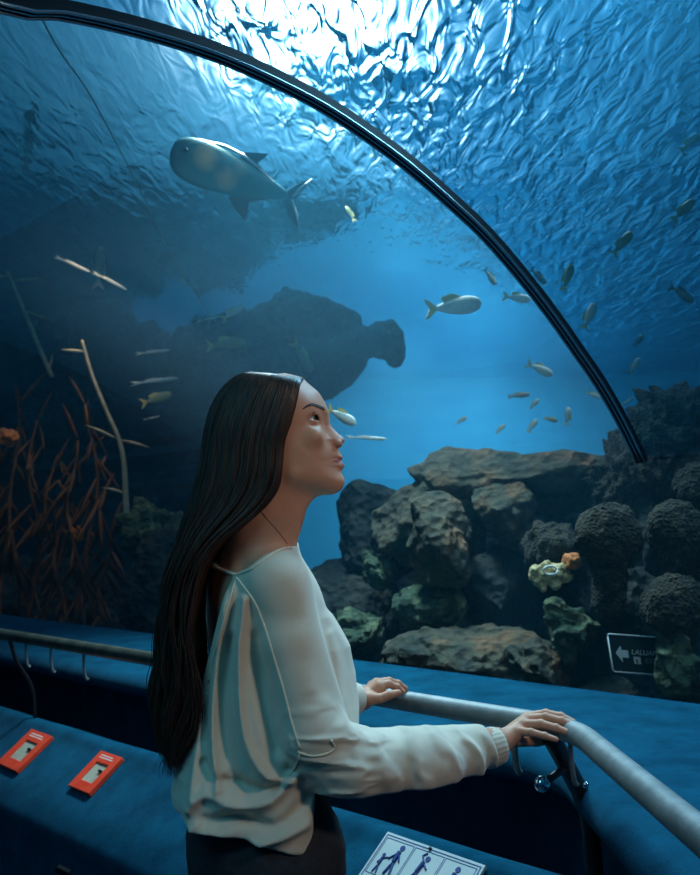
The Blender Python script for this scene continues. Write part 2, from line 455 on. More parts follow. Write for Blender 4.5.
def sdf_mesh(fn, bmin, bmax, vox, B=8, margin=2.0):
    bmin = np.array(bmin, float); bmax = np.array(bmax, float)
    n = (np.ceil((bmax - bmin) / vox / B).astype(int)) * B
    nb = n // B
    arr = np.full(tuple(n), 1.0, dtype=np.float32)
    bc = np.stack(np.meshgrid(*[np.arange(k) for k in nb], indexing='ij'), -1).reshape(-1, 3)
    cen = bmin + (bc * B + (B - 1) / 2) * vox
    f = fn(cen)
    act = np.abs(f) < vox * B * .87 * margin + 1.5 * vox
    off = np.stack(np.meshgrid(*[np.arange(B)] * 3, indexing='ij'), -1).reshape(-1, 3)
    for i in np.where(~act)[0]:
        x, y, z = bc[i] * B
        arr[x:x + B, y:y + B, z:z + B] = f[i]
    ids = np.where(act)[0]
    CH = 400
    for s in range(0, len(ids), CH):
        ii = ids[s:s + CH]
        g = (bc[ii] * B)[:, None, :] + off[None]
        v = fn(bmin + g.reshape(-1, 3) * vox).astype(np.float32)
        g = g.reshape(-1, 3)
        arr[g[:, 0], g[:, 1], g[:, 2]] = v
    arr = np.clip(arr / vox, -3, 3)
    arr[0] = arr[-1] = 3; arr[:, 0] = arr[:, -1] = 3; arr[:, :, 0] = arr[:, :, -1] = 3
    gr = vdb.FloatGrid(3.0)
    gr.copyFromArray(arr.astype(np.float32))
    pts, quads = gr.convertToQuads(isovalue=0.0)
    return np.array(pts, float) * vox + bmin, np.array(quads)
def np_mesh(name, chunks, m, parent=None, flip=True):
    vs = []; fs = []; o = 0
    for v, q in chunks:
        vs.append(v); fs.append((q[:, ::-1] if flip else q) + o); o += len(v)
    v = np.concatenate(vs); q = np.concatenate(fs)
    me = bpy.data.meshes.new(name)
    me.vertices.add(len(v)); me.vertices.foreach_set('co', v.astype(np.float32).ravel())
    k = q.shape[1]
    me.loops.add(len(q) * k); me.loops.foreach_set('vertex_index', q.astype(np.int32).ravel())
    me.polygons.add(len(q)); me.polygons.foreach_set('loop_start', np.arange(0, len(q) * k, k, dtype=np.int32))
    me.update(calc_edges=True); me.validate(); me.shade_smooth()
    ob = bpy.data.objects.new(name, me); COL.objects.link(ob)
    if m: me.materials.append(m)
    if parent is not None: ob.parent = parent; ob.matrix_parent_inverse = Matrix.Translation(-parent.location)
    return ob
def hit(fn, px, py, Y0=1.1, Y1=2.4, n=900, lift=0.0):
    """first point of a surface seen through a pixel, lifted along its normal"""
    d = A(ray(px, py)); ys = np.linspace(Y0, Y1, n)
    P = np.outer(ys / d[1], d) + np.array([0, 0, CAM_H])
    f = fn(P); ix = np.where(f < 0)[0]
    if len(ix) == 0: i = int(np.argmin(f))
    else: i = ix[0]
    p = P[i]
    e = .002
    g = np.array([fn(np.array([p + np.eye(3)[k] * e]))[0] - fn(np.array([p - np.eye(3)[k] * e]))[0] for k in range(3)])
    g /= np.linalg.norm(g) + 1e-9
    return Vector(p + g * lift), Vector(g)
# value noise, vectorised
_rs = np.random.RandomState(5)
_tab = _rs.rand(64, 64, 64)
def vn(p):
    i = np.floor(p).astype(int); f = p - i; f = f * f * (3 - 2 * f)
    i &= 63; j = (i + 1) & 63
    r = 0
    for dx in (0, 1):
        for dy in (0, 1):
            for dz in (0, 1):
                w = (f[:, 0] if dx else 1 - f[:, 0]) * (f[:, 1] if dy else 1 - f[:, 1]) * (f[:, 2] if dz else 1 - f[:, 2])
                r = r + w * _tab[(j if dx else i)[:, 0], (j if dy else i)[:, 1], (j if dz else i)[:, 2]]
    return r * 2 - 1
def fbm(p, oct=4, gain=.5):
    r = 0; a = 1
    for k in range(oct): r = r + a * vn(p * 2 ** k + k * 7.3); a *= gain
    return r
def poly_sdf2(poly, x, z):
    """signed distance to a closed 2D polygon (negative inside)"""
    poly = np.array(poly); n = len(poly)
    d = np.full(x.shape, 1e9); s = np.ones(x.shape)
    for i in range(n):
        a = poly[i]; b = poly[i - 1]
        ex, ez = b - a; wx = x - a[0]; wz = z - a[1]
        t = np.clip((wx * ex + wz * ez) / (ex * ex + ez * ez), 0, 1)
        d = np.minimum(d, (wx - ex * t) ** 2 + (wz - ez * t) ** 2)
        c1 = z >= a[1]; c2 = z < b[1]; c3 = ex * wz > ez * wx
        s = np.where((c1 & c2 & c3) | (~c1 & ~c2 & ~c3), -s, s)
    return np.sqrt(d) * s
def poly_field(poly, pad=.03, res=.0006, soft=0):
    """precompute polygon distance on a grid, return fast bilinear sampler"""
    P = np.array(poly); lo = P.min(0) - pad; hi = P.max(0) + pad
    nx, nz = np.ceil((hi - lo) / res).astype(int)
    gx, gz = np.meshgrid(lo[0] + np.arange(nx) * res, lo[1] + np.arange(nz) * res, indexing='ij')
    D = poly_sdf2(P, gx, gz)
    for _ in range(2):      # light smoothing of corners
        D[1:-1, 1:-1] = (D[1:-1, 1:-1] * 2 + D[:-2, 1:-1] + D[2:, 1:-1] + D[1:-1, :-2] + D[1:-1, 2:]) / 6
    if soft:
        S = D.copy(); r = int(soft / res / 2)
        for _ in range(3):
            for ax in (0, 1):
                c = np.cumsum(np.concatenate([np.repeat(np.take(S, [0], ax), r + 1, ax), S, np.repeat(np.take(S, [-1], ax), r, ax)], ax), ax)
                n_ = S.shape[ax]
                S = (np.take(c, np.arange(2 * r + 1, 2 * r + 1 + n_), ax) - np.take(c, np.arange(n_), ax)) / (2 * r + 1)
        w = np.clip(-D / soft, 0, 1) ; w = w * w * (3 - 2 * w)
        D = D * (1 - w) + S * w
    def f(x, z):
        u = (x - lo[0]) / res; v = (z - lo[1]) / res
        uc = np.clip(u, 0, nx - 1.001); vc = np.clip(v, 0, nz - 1.001)
        i = uc.astype(int); j = vc.astype(int); a = uc - i; b = vc - j
        r = D[i, j] * (1 - a) * (1 - b) + D[i + 1, j] * a * (1 - b) + D[i, j + 1] * (1 - a) * b + D[i + 1, j + 1] * a * b
        return r + np.hypot(u - uc, v - vc) * res
    return f
# ------------------------------------------------------------------ reef
def np_obj(name, v, f, m, parent=None): return np_mesh(name, [(np.array(v), np.array(f))], m, parent, flip=False)
_ico = {}
def ico(n):
    if n not in _ico:
        bm = bmesh.new(); bmesh.ops.create_icosphere(bm, subdivisions=n, radius=1)
        _ico[n] = (np.array([v.co[:] for v in bm.verts]), np.array([[v.index for v in f.verts] for f in bm.faces])); bm.free()
    return _ico[n]
def rock_geo(c, r, seed, rough=.25, cuts=9, n=6, fine=.028, fs=6, knobs=0):
    """an angular boulder: sphere, cut by random planes, broken up by ridged noise"""
    v, f = ico(n); rs = np.random.RandomState(seed)
    d = v.copy(); p = v.copy()
    p = p * (1 + rough * fbm(v * 1.4 + seed * 3.1, 3))[:, None]
    for k in range(cuts):
        nn = rs.randn(3); nn /= np.linalg.norm(nn); dd = rs.uniform(.5, .85)
        over = p @ nn - dd
        p = p - np.outer(np.clip(over, 0, None) * .85, nn)
    w = p * np.array(r)
    rid = 1 - np.abs(fbm(w * fs / 3 + seed, 4)) * 2
    sc = min(r) 
    disp = fine * (rid * .6 + fbm(w * fs * 1.6 + seed * 2, 4) * .9)
    if knobs: disp = disp + knobs * np.clip(fbm(w * fs * 4, 2), 0, 1)
    w = w + d * disp[:, None]
    return w + np.array(tuple(c)), f
def mrock(name, c1, c2, c3, scale=6, bump=.7):
    return noisy(name, c1, c2, scale=scale, rough=.9, bump=bump, bdist=.03, c3=c3, detail=9, lo=.3, hi=.72, voro=24, spec=.2)
M['rock_brown'] = mrock('reef_rock_brown', (.02, .035, .035), (.27, .13, .065), (.085, .080, .055))
M['rock_green'] = mrock('reef_rock_green', (.02, .045, .035), (.26, .30, .16), (.07, .11, .07), 11)
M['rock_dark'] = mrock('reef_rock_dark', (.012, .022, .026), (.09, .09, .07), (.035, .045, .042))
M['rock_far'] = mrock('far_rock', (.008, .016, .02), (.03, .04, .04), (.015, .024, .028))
M['coral_velvet'] = noisy('velvet_coral', (.015, .022, .022), (.075, .065, .045), scale=30, rough=1, bump=.9, bdist=.012, voro=90, sheen=.08, spec=.1)
M['coral_yellow'] = noisy('yellow_coral', (.30, .22, .09), (.75, .62, .32), scale=30, rough=.8, bump=.7, bdist=.01, voro=60)
M['coral_orange'] = noisy('orange_coral', (.45, .12, .03), (.8, .28, .08), scale=30, rough=.8, bump=.6, bdist=.01)
M['sand'] = noisy('tank_sand', (.03, .05, .05), (.08, .09, .07), scale=8, rough=1, bump=.5, bdist=.02)

# bed of the tank
gx, gy = np.meshgrid(np.linspace(-9, 9, 90), np.linspace(0, 14, 80), indexing='ij')
P_ = gx * PV.x + gy * PV.y
gz = .30 + .12 * np.clip(P_ - 2.4, 0, 8) + .12 * fbm(np.stack([gx.ravel() * .9, gy.ravel() * .9, gx.ravel() * 0], 1), 3).reshape(gx.shape)
keep = (P_ > 2.44)
vs_ = np.stack([gx, gy, gz], -1).reshape(-1, 3)
fc = [q for q in grid_faces(90, 80) if all(keep.ravel()[list(q)])]
struct(np_obj('ground', vs_, fc, M['sand']))
# far end of the tank
wb = []
for k in range(33):
    a = math.radians(-88 + 150 * k / 32)
    for h in (-.4, .8, 2, 3.2, SURF_H + .2): wb.append((13.5 * math.sin(a), 13.0 * math.cos(a) ** .5, h))
M['tank_wall'] = noisy('painted_tank_wall', (.015, .20, .42), (.02, .25, .50), scale=.6, rough=1, bump=.1)
struct(mesh_obj('wall_back', wb, grid_faces(33, 5), M['tank_wall']))

def rock(px, py, Y, rx, ry, rz, seed, m, label, name='reef_rock', cat='rock', **k):
    c = U(px, py, Y); s = Y / F
    v, f = rock_geo((0, 0, 0), (rx * s, ry, rz * s), seed, **k)
    o = np_obj(name, v, f, M[m]); o.location = c
    return tag(o, label, cat)
rock(520, 478, 4.05, 112, .50, 36, 1, 'rock_brown', 'broad flat-topped reef rock reaching under the foot of the arch rib', cuts=5, rough=.12)
rock(430, 520, 3.95, 60, .35, 62, 2, 'rock_brown', 'tall brown boulder at the left end of the flat-topped reef', cuts=12)
rock(438, 548, 3.60, 36, .20, 56, 14, 'rock_brown', 'wedge-shaped hanging rock pointing down in front of the tall brown boulder', cuts=14)
rock(502, 500, 3.72, 36, .22, 44, 4, 'rock_brown', 'smooth faced brown block below the middle of the flat reef top', cuts=10)
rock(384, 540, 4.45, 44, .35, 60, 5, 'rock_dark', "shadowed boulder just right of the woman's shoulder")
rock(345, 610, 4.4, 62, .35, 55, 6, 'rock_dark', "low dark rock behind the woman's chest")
rock(378, 575, 4.0, 20, .14, 16, 7, 'rock_green', 'small knobbly rock on the dark slope right of the blouse', knobs=.02)
rock(366, 632, 3.95, 24, .16, 17, 8, 'rock_green', 'small mossy rock low beside the blouse, above the left hand', knobs=.02)
rock(432, 608, 3.75, 27, .16, 28, 9, 'rock_green', 'pale hollowed rock under the hanging wedge rock')
rock(468, 655, 3.45, 72, .25, 34, 10, 'rock_brown', 'wide reddish rock slab along the bottom of the glass', cuts=6)
rock(405, 668, 3.75, 40, .25, 26, 31, 'rock_dark', 'low rock behind the glass above the left hand')
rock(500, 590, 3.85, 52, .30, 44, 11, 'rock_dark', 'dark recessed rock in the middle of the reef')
rock(545, 668, 3.25, 36, .20, 30, 12, 'rock_brown', 'brown rock low in front of the mossy coral rock')
rock(572, 628, 3.22, 36, .20, 28, 13, 'rock_green', 'mossy yellow-green coral rock left of the arrow sign', knobs=.03)
rock(552, 545, 3.42, 24, .14, 20, 15, 'coral_velvet', 'rounded grooved coral above the pale open coral', name='brain_coral', cat='coral', cuts=0, rough=.05, knobs=.03)
rock(618, 610, 3.3, 40, .2, 44, 16, 'rock_dark', 'dark rock behind the coral heads above the arrow sign')
rock(688, 452, 3.35, 50, .22, 80, 17, 'coral_velvet', 'steep dark rock rising at the right edge of the view', cuts=4, knobs=.03, fine=.035, fs=14)
rock(652, 455, 3.40, 24, .18, 52, 57, 'coral_velvet', 'narrow rough rock between the rib foot and the steep rock', cuts=3, knobs=.03, fs=14)
rock(622, 478, 3.50, 24, .18, 46, 18, 'coral_velvet', 'upright rough rock right below the foot of the arch rib', cuts=5, knobs=.03, fs=14)
rock(660, 560, 3.45, 60, .25, 80, 19, 'rock_dark', 'shadowed rock mass between the dark coral heads')
rock(672, 650, 2.86, 23, .06, 36, 20, 'rock_green', 'mossy rock covering the right end of the arrow sign', knobs=.02, fine=.02)
rock(700, 690, 2.9, 30, .07, 30, 21, 'rock_dark', 'dark rock in the lower right corner of the glass', fine=.02)
rock(590, 700, 3.1, 60, .12, 26, 22, 'rock_dark', 'low dark rock under the arrow sign')
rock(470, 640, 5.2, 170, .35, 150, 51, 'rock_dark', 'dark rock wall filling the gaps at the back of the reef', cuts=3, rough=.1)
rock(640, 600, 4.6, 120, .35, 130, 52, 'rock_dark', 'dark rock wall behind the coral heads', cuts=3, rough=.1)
# far rocks
rock(155, 535, 6.2, 30, .3, 30, 23, 'rock_green', "pale mossy rock left of the woman's hair", fine=.06)
rock(165, 590, 6.0, 45, .3, 55, 24, 'rock_dark', "dark rock low behind the woman's hair")
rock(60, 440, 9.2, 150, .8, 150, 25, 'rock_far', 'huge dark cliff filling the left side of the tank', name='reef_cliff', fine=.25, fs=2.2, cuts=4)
rock(40, 610, 7.4, 120, .4, 55, 26, 'rock_dark', 'dark rock bed under the hanging brown weeds', fine=.12, fs=4)
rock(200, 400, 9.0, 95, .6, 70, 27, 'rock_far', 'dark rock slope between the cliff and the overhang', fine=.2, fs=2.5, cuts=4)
# overhanging silhouette with a knob at its tip
def over_f(p):
    c = lambda a, b, Y=7.6: A(U(a, b, Y))
    s = 7.6 / F
    f = ell(p, c(300, 345), (62 * s, .5, 52 * s))
    f = smin(f, ell(p, c(333, 348), (30 * s, .35, 46 * s)), .1)
    f = smin(f, ell(p, c(345, 320), (18 * s, .3, 16 * s)), .05)
    f = smin(f, ell(p, c(240, 350), (70 * s, .5, 42 * s)), .15)
    f = smin(f, ell(p, c(225, 410), (60 * s, .5, 75 * s)), .15)
    f = smin(f, ell(p, c(215, 520), (60 * s, .5, 80 * s)), .15)
    f = smin(f, ell(p, c(382, 340), (20 * s, .2, 14 * s)), .05)
    f = smin(f, ell(p, c(396, 348), (7.5 * s, .12, 15 * s)), .03)
    return f + .07 * fbm(p * 3.1, 4) + .02 * fbm(p * 14, 2)
a_, b_ = A(U(130, 600, 7.6)), A(U(415, 270, 7.6))
v, q = sdf_mesh(over_f, (a_[0], 6.9, a_[2]), (b_[0], 8.3, b_[2] + .1), .022)
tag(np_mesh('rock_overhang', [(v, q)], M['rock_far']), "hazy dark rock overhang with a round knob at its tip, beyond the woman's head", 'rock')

# velvet coral heads on the right
def coral_head(px, py, Y, rx, rz, seed, label):
    s = Y / F; c = A(U(px, py, Y)); rs = np.random.RandomState(seed)
    lobes = [((0, 0, 0), 1)]
    for k in range(6):
        a = rs.uniform(0, 6.28); lobes.append(((math.cos(a) * .45, rs.uniform(-.4, .3), math.sin(a) * .40), rs.uniform(.5, .68)))
    def f(p):
        q = (p - c) / np.array([rx * s, rx * s * .75, rz * s])
        d = None
        for o, r in lobes:
            g = np.linalg.norm(q - np.array(o), axis=1) - r * .93
            d = g if d is None else smin(d, g, .12)
        d = d * min(rx, rz) * s
        st = cap(p, c - np.array([0, 0, rz * s * .5]), c - np.array([0, -.03, rz * s * 1.9]), rx * s * .55, rx * s * .45)
        d = smin(d, st, .02)
        return d + .006 * fbm(p * 40, 3) + .004 * fbm(p * 110, 1)
    R = max(rx, rz) * s * 1.35
    v, q = sdf_mesh(f, (c[0] - R, c[1] - R, c[2] - rz * s * 2.3), (c[0] + R, c[1] + R, c[2] + R), .0055)
    return tag(np_mesh('coral_head', [(v, q)], M['coral_velvet']), label, 'coral')
coral_head(609, 536, 3.02, 35, 35, 1, 'dark velvety coral head left of the others, below the rib foot')
coral_head(676, 532, 2.95, 32, 34, 2, 'dark velvety coral head in the middle of the right-hand column')
coral_head(676, 606, 2.88, 33, 34, 3, 'dark velvety coral head directly above the mossy rock by the sign')
coral_head(703, 486, 3.05, 30, 26, 4, 'dark velvety coral head cut by the frame, highest of the group')
coral_head(704, 560, 3.0, 30, 26, 5, 'dark velvety coral head cut by the frame, between two larger heads')
# pale open coral and its orange neighbour
cc = A(U(549, 574, 3.15)); s_ = 3.15 / F
def pale_f(p):
    f = ell(p, cc, (20 * s_, .05, 11 * s_))
    for k, (dx, dz, r) in enumerate(((-16, 4, 5), (-13, -7, 5), (-4, 9, 4.5), (12, 6, 5), (16, -3, 5), (4, -10, 5), (-8, -14, 4), (-19, -2, 3.5))):
        f = smin(f, np.linalg.norm(p - cc - np.array([dx * s_, -.03, dz * s_]), axis=1) - r * s_, .012)
    return f + .004 * fbm(p * 60, 3)
v, q = sdf_mesh(pale_f, cc - .11, cc + .11, .0032)
pc = empty('open_coral', cc, 'pale yellow branching coral with a white ring-shaped mouth, left of the coral heads', 'coral')
np_mesh('coral_body', [(v, q)], M['coral_yellow'], pc)
mb = MB(); cen = Vector(cc) + Vector((-2 * s_, -.056, 4 * s_))
mb.tube([cen + Vector((math.cos(a) * 7 * s_, math.sin(a * 2) * .004, math.sin(a) * 4.2 * s_)) for a in [k * 2 * math.pi / 24 for k in range(25)]], .0042, 8)
mb.build('ring_mouth', simple('white_ring', (.75, .78, .7), .6), pc)
rock(572, 561, 3.12, 8.5, .03, 8, 41, 'coral_orange', 'small round orange coral on the right of the pale open coral', name='button_coral', cat='coral', cuts=0, rough=.08, fine=.006, fs=40, n=4)

# ------------------------------------------------------------------ weeds on the left
M['weed'] = noisy('brown_weed', (.05, .025, .012), (.26, .10, .035), scale=5, rough=.8, bump=.2)
M['weed_orange'] = noisy('orange_weed', (.45, .12, .03), (.9, .30, .08), scale=20, rough=.7, bump=.2)
M['stalk'] = noisy('pale_stalk', (.32, .30, .17), (.62, .52, .36), scale=12, rough=.7, bump=.3)
M['streak'] = simple('pale_streak_mat', (.30, .34, .30), .9)
rr = random.Random(8)
def leaf(mb, base, d, L, w, bend=.3):
    d = Vector(d).normalized(); s = d.cross(Vector((0, 1, .2))).normalized(); n = d.cross(s)
    vs = []
    for i in range(7):
        t = i / 6; c = Vector(base) + d * L * t + n * bend * L * t * t
        ww = w * math.sin(math.pi * min(t * .9 + .08, 1)) 
        for e, th in ((-1, 0), (0, .12), (1, 0), (0, -.12)): vs.append(c + s * ww * e + n * w * th)
    mb.add(vs, grid_faces(7, 4, wrap_c=True) + [(3, 2, 1, 0), (24, 25, 26, 27)])
def weed(px, top, bot, Y, label, orange=False, seed=0):
    r_ = random.Random(seed); base = U(px, bot, Y); tip = U(px + r_.uniform(-8, 8), top, Y)
    w = empty('brown_weed', base, label, 'water weed', 'brown weeds on the left')
    n = 12; ph = r_.uniform(0, 6)
    pts = [base.lerp(tip, k / n) + Vector((math.sin(ph + k * .7) * .035, math.cos(ph + k * .6) * .04, 0)) for k in range(n + 1)]
    mb = MB(); mb.tube(pts, [.020 - .011 * k / n for k in range(n + 1)], 6); mb.build('stem', M['weed'], w)
    lf = MB()
    for k in range(1, n + 1):
        for j in range(2):
            a = r_.uniform(0, 6.28)
            leaf(lf, pts[k], (math.cos(a) * .55, math.sin(a) * .4, r_.choice((-1, -1, 1)) * r_.uniform(.6, 1.3)), r_.uniform(.14, .34), r_.uniform(.010, .022), r_.uniform(-.35, .35))
    lf.build('leaves', M['weed'], w)
    return w
wl_ = [(4, 440, 'tall brown weed at the left frame edge'), (17, 385, 'tallest brown weed with an upright tip near the left edge'), (33, 420, 'brown weed between the tall left weed and the pale drooping one'), (48, 455, 'drooping brown weed in the middle of the left clump'),
       (61, 480, 'short brown weed beside the dark gap in the clump'), (76, 440, 'brown weed with a bent tip under the pale stalk'), (92, 405, 'brown weed reaching highest beside the pale stalk'), (104, 500, 'last low brown weed of the clump on the right side')]
for i, (px, top, lb) in enumerate(wl_):
    weed(px, top, 622, 6.75 - px * .004, lb, seed=i + 3)
for px, py, r, lb in ((8, 437, 8, 'orange sponge at the left frame edge among the weeds'), (75, 535, 7, 'orange sponge low in the brown weeds')):
    s = 6.4 / F; v, f = rock_geo((0, 0, 0), (r * s, r * s, r * s), px, rough=.3, cuts=0, n=4, fine=.02, fs=20)
    o = np_obj('orange_sponge', v, f, M['weed_orange']); o.location = U(px, py, 6.5); tag(o, lb, 'sponge')
def stalk(pxs, Y, rads, label, leaves):
    pts = smoothpath([U(a, b, Y) for a, b in pxs], 6)
    w = empty('pale_stalk', pts[-1], label, 'water plant')
    n = len(pts); mb = MB(); mb.tube(pts, [rads[0] + (rads[1] - rads[0]) * k / (n - 1) for k in range(n)], 8); mb.build('stem', M['stalk'], w)
    for (k, dx, dz, L) in leaves:
        lf = MB(); leaf(lf, pts[min(k, n - 1)], (dx, .1, dz), L, .012, .25); lf.build('leaf', M['stalk'], w)
stalk([(82, 340), (92, 375), (106, 410), (119, 440), (124, 465), (126, 500), (128, 545)], 6.0, (.010, .022), "long pale bent stalk left of the woman's hair",
      [(2, -1, .1, .16), (18, -1, .5, .24), (18, 1, -.2, .22), (29, -1, .3, .16), (34, .8, -.4, .10)])
stalk([(8, 272), (20, 300), (34, 335), (52, 377)], 6.6, (.010, .018), 'short pale stalk slanting in the upper left of the reef', [(1, -1, 0, .2), (2, 1, .1, .25), (8, .9, -.3, .2), (17, .2, .9, .12)])
mb = MB(); mb.tube(smoothpath([U(18, -30, 2.95), U(56, 45, 3.2), U(90, 95, 3.8), U(130, 170, 4.6), (U(176, 262, 5.6)), U(216, 322, 6.4)], 8), .0045, 6)
tag(mb.build('pale_streak', M['streak']), 'faint pale rope slanting down through the water left of the big fish', 'streak')  # thin pale tube along the slanting line in the water

# ------------------------------------------------------------------ fish
M['fish_silver'] = noisy('silver_fish_skin', (.60, .68, .62), (.88, .90, .80), scale=12, rough=.4, bump=.1)
M['fish_dusky'] = noisy('dusky_fish_skin', (.16, .20, .18), (.42, .42, .32), scale=10, rough=.5, bump=.1)
M['fish_yellow'] = noisy('yellow_fin', (.65, .50, .12), (.85, .70, .25), scale=20, rough=.5, bump=.1)
M['fish_olive'] = noisy('olive_fish_skin', (.20, .24, .10), (.45, .46, .20), scale=20, rough=.5, bump=.1)
M['fish_tan'] = noisy('tan_fish_skin', (.30, .24, .18), (.52, .42, .32), scale=20, rough=.6, bump=.1)
M['fin_dark'] = simple('dark_fin', (.05, .09, .10), .5)
M['fin_edge'] = simple('silver_fin_edge', (.75, .82, .82), .3, metal=.4)
def fish_body(L, H, Wd, n=40, m=24, tail=.14, blunt=.5):
    """nose at +x, tail root at -x; returns verts, faces"""
    vs = []
    for i in range(n):
        t = i / (n - 1)
        e = (math.sin(math.pi * min(t, 1) ** (.62 if blunt > .4 else .8))) ** (.62)
        env = max(e, 0) * (1 - t) ** .12
        h = H / 2 * (env * (1 - t * .25) + tail * t ** 2) if t > 0 else 0.0
        w = Wd / 2 * (env * (1 - t * .5) + tail * .6 * t ** 2) if t > 0 else 0.0
        for k in range(m):
            a = 2 * math.pi * k / m
            vs.append((L / 2 - t * L, math.cos(a) * w, math.sin(a) * h))
    return vs, grid_faces(n, m, wrap_c=True)
def fin_plate(pts, th):
    """a fin outline (x, z) given thickness, thicker along its first edge"""
    n = len(pts); c = (sum(p[0] for p in pts) / n, sum(p[1] for p in pts) / n)
    vs = [(x, -th * .2, z) for x, z in pts] + [(x, th * .2, z) for x, z in pts] + [(c[0], -th, c[1]), (c[0], th, c[1])]
    fs = []
    for i in range(n):
        j = (i + 1) % n
        fs += [(i, j, j + n, i + n), (j, i, 2 * n), (i + n, j + n, 2 * n + 1)]
    return vs, fs
def orient(px0, py0, Y0, px1, py1, Y1, roll=0):
    """matrix whose +x runs from the tail point to the nose point"""
    a = U(px0, py0, Y0); b = U(px1, py1, Y1); x = (b - a).normalized()
    z = Vector((0, 0, 1)) - x * x.z
    if z.length < .2: z = Vector((1, 0, 0)) - x * x.x
    z.normalize(); y = z.cross(x)
    Rm = Matrix((x, y, z)).transposed()
    Rm = Rm @ Matrix.Rotation(math.radians(roll), 3, 'X')
    Mx = Rm.to_4x4(); Mx.translation = (a + b) / 2
    return Mx, (b - a).length
# the big one
Mx, L = orient(287, 196, 3.30, 170, 152, 3.05, roll=-12)
big = empty('permit_fish', (0, 0, 0), 'large silver fish with forked tail swimming left above the woman', 'fish')
big.matrix_world = Mx
def bp(name, vf, m, parent=big, smooth=True):
    me = bpy.data.meshes.new(name); me.from_pydata([tuple(v) for v in vf[0]], [], [tuple(f) for f in vf[1]]); me.update()
    if smooth: me.shade_smooth()
    o = bpy.data.objects.new(name, me); COL.objects.link(o); me.materials.append(m); o.parent = parent; return o
H = L * .40
m, t, b = mat('permit_skin'); pset(b, rough=.38, metal=.15)
tcn = t.nodes.new('ShaderNodeTexCoord'); 
def blob(c, r):
    mp = t.nodes.new('ShaderNodeMapping'); mp.vector_type = 'POINT'; mp.inputs['Location'].default_value = [-v for v in c]
    t.links.new(tcn.outputs['Object'], mp.inputs[0])
    g = t.nodes.new('ShaderNodeVectorMath'); g.operation = 'LENGTH'; t.links.new(mp.outputs[0], g.inputs[0])
    q = t.nodes.new('ShaderNodeMapRange'); q.inputs[1].default_value = r; q.inputs[2].default_value = r * .35; t.links.new(g.outputs['Value'], q.inputs[0]); return q.outputs[0]
prev = None
base = t.nodes.new('ShaderNodeRGB'); base.outputs[0].default_value = (.07, .24, .24, 1); prev = base.outputs[0]
for c, r, col in (((L * .24, .05, H * .10), L * .13, (.85, .52, .26, 1)), ((L * .04, .05, -H * .14), L * .13, (.75, .48, .28, 1)), ((L * .12, .06, H * .06), L * .10, (.02, .07, .12, 1)), ((L * .46, .02, 0), L * .13, (.05, .14, .17, 1)), ((-L * .06, .05, H * .16), L * .10, (.50, .40, .30, 1))):
    mx = t.nodes.new('ShaderNodeMix'); mx.data_type = 'RGBA'; t.links.new(blob(c, r), mx.inputs[0]); t.links.new(prev, mx.inputs[6]); mx.inputs[7].default_value = col; prev = mx.outputs[2]
t.links.new(prev, b.inputs['Base Color'])
vb, fb = fish_body(L, H, H * .38, 60, 32)
bp('body', (vb, fb), m)
def fin(name, pts, m, th=.004, parent=big): return bp(name, fin_plate([(x * L, z * L) for x, z in pts], th), m, parent, False)
fin('tail_fin', [(-.47, .02), (-.60, .155), (-.68, .20), (-.62, .11), (-.545, .01), (-.60, -.12), (-.66, -.22), (-.55, -.15), (-.47, -.03)], M['fin_dark'])
for sg in (1, -1):
    mb = MB(); mb.tube([Vector((-.545 * L, 0, .01 * L * sg)), Vector((-.61 * L, 0, .11 * L * sg)), Vector((-.68 * L, 0, (.205 if sg > 0 else .225) * L * sg))], [.007, .006, .002], 6); bp('tail_fin_edge', (mb.v, mb.f), M['fin_edge'])
fin('dorsal_fin', [(-.02, .180), (-.10, .215), (-.27, .265), (-.15, .20), (-.15, .155), (-.28, .11), (-.44, .045), (-.25, .08), (-.05, .15)], M['fin_dark'])
fin('anal_fin', [(-.02, -.17), (-.10, -.25), (-.21, -.305), (-.155, -.22), (-.19, -.14), (-.32, -.09), (-.44, -.04), (-.25, -.07), (-.05, -.14)], M['fin_dark'])
mb = MB(); mb.tube([Vector((.42 * L, 0, .11 * L)), Vector((.3 * L, 0, .165 * L)), Vector((.1 * L, 0, .192 * L)), Vector((-.06 * L, 0, .178 * L)), Vector((-.2 * L, 0, .135 * L)), Vector((-.34 * L, 0, .075 * L)), Vector((-.45 * L, 0, .03 * L))], [.003, .006, .007, .007, .006, .005, .003], 6); bp('back_ridge', (mb.v, mb.f), M['fin_edge'])
mb = MB(); mb.tube([Vector((-.155 * L, -.002, -.22 * L)), Vector((-.21 * L, 0, -.30 * L))], [.004, .001], 6); bp('anal_fin_edge', (mb.v, mb.f), M['fin_edge'])
bm = bmesh.new(); bmesh.ops.create_uvsphere(bm, u_segments=16, v_segments=12, radius=.011); me = bpy.data.meshes.new('eye'); bm.to_mesh(me); bm.free()
for sg in (-1, 1):
    o = bpy.data.objects.new('eye', me.copy()); COL.objects.link(o); o.data.materials.append(simple('fish_eye', (.01, .012, .015), .1)); o.parent = big; o.location = (L * .40, sg * H * .10, H * .10)
fin('pectoral_fin', [(.18, -.02), (.04, -.05), (-.06, -.10), (.05, -.09), (.17, -.06)], M['fin_dark']).location = (0, -H * .19, 0)

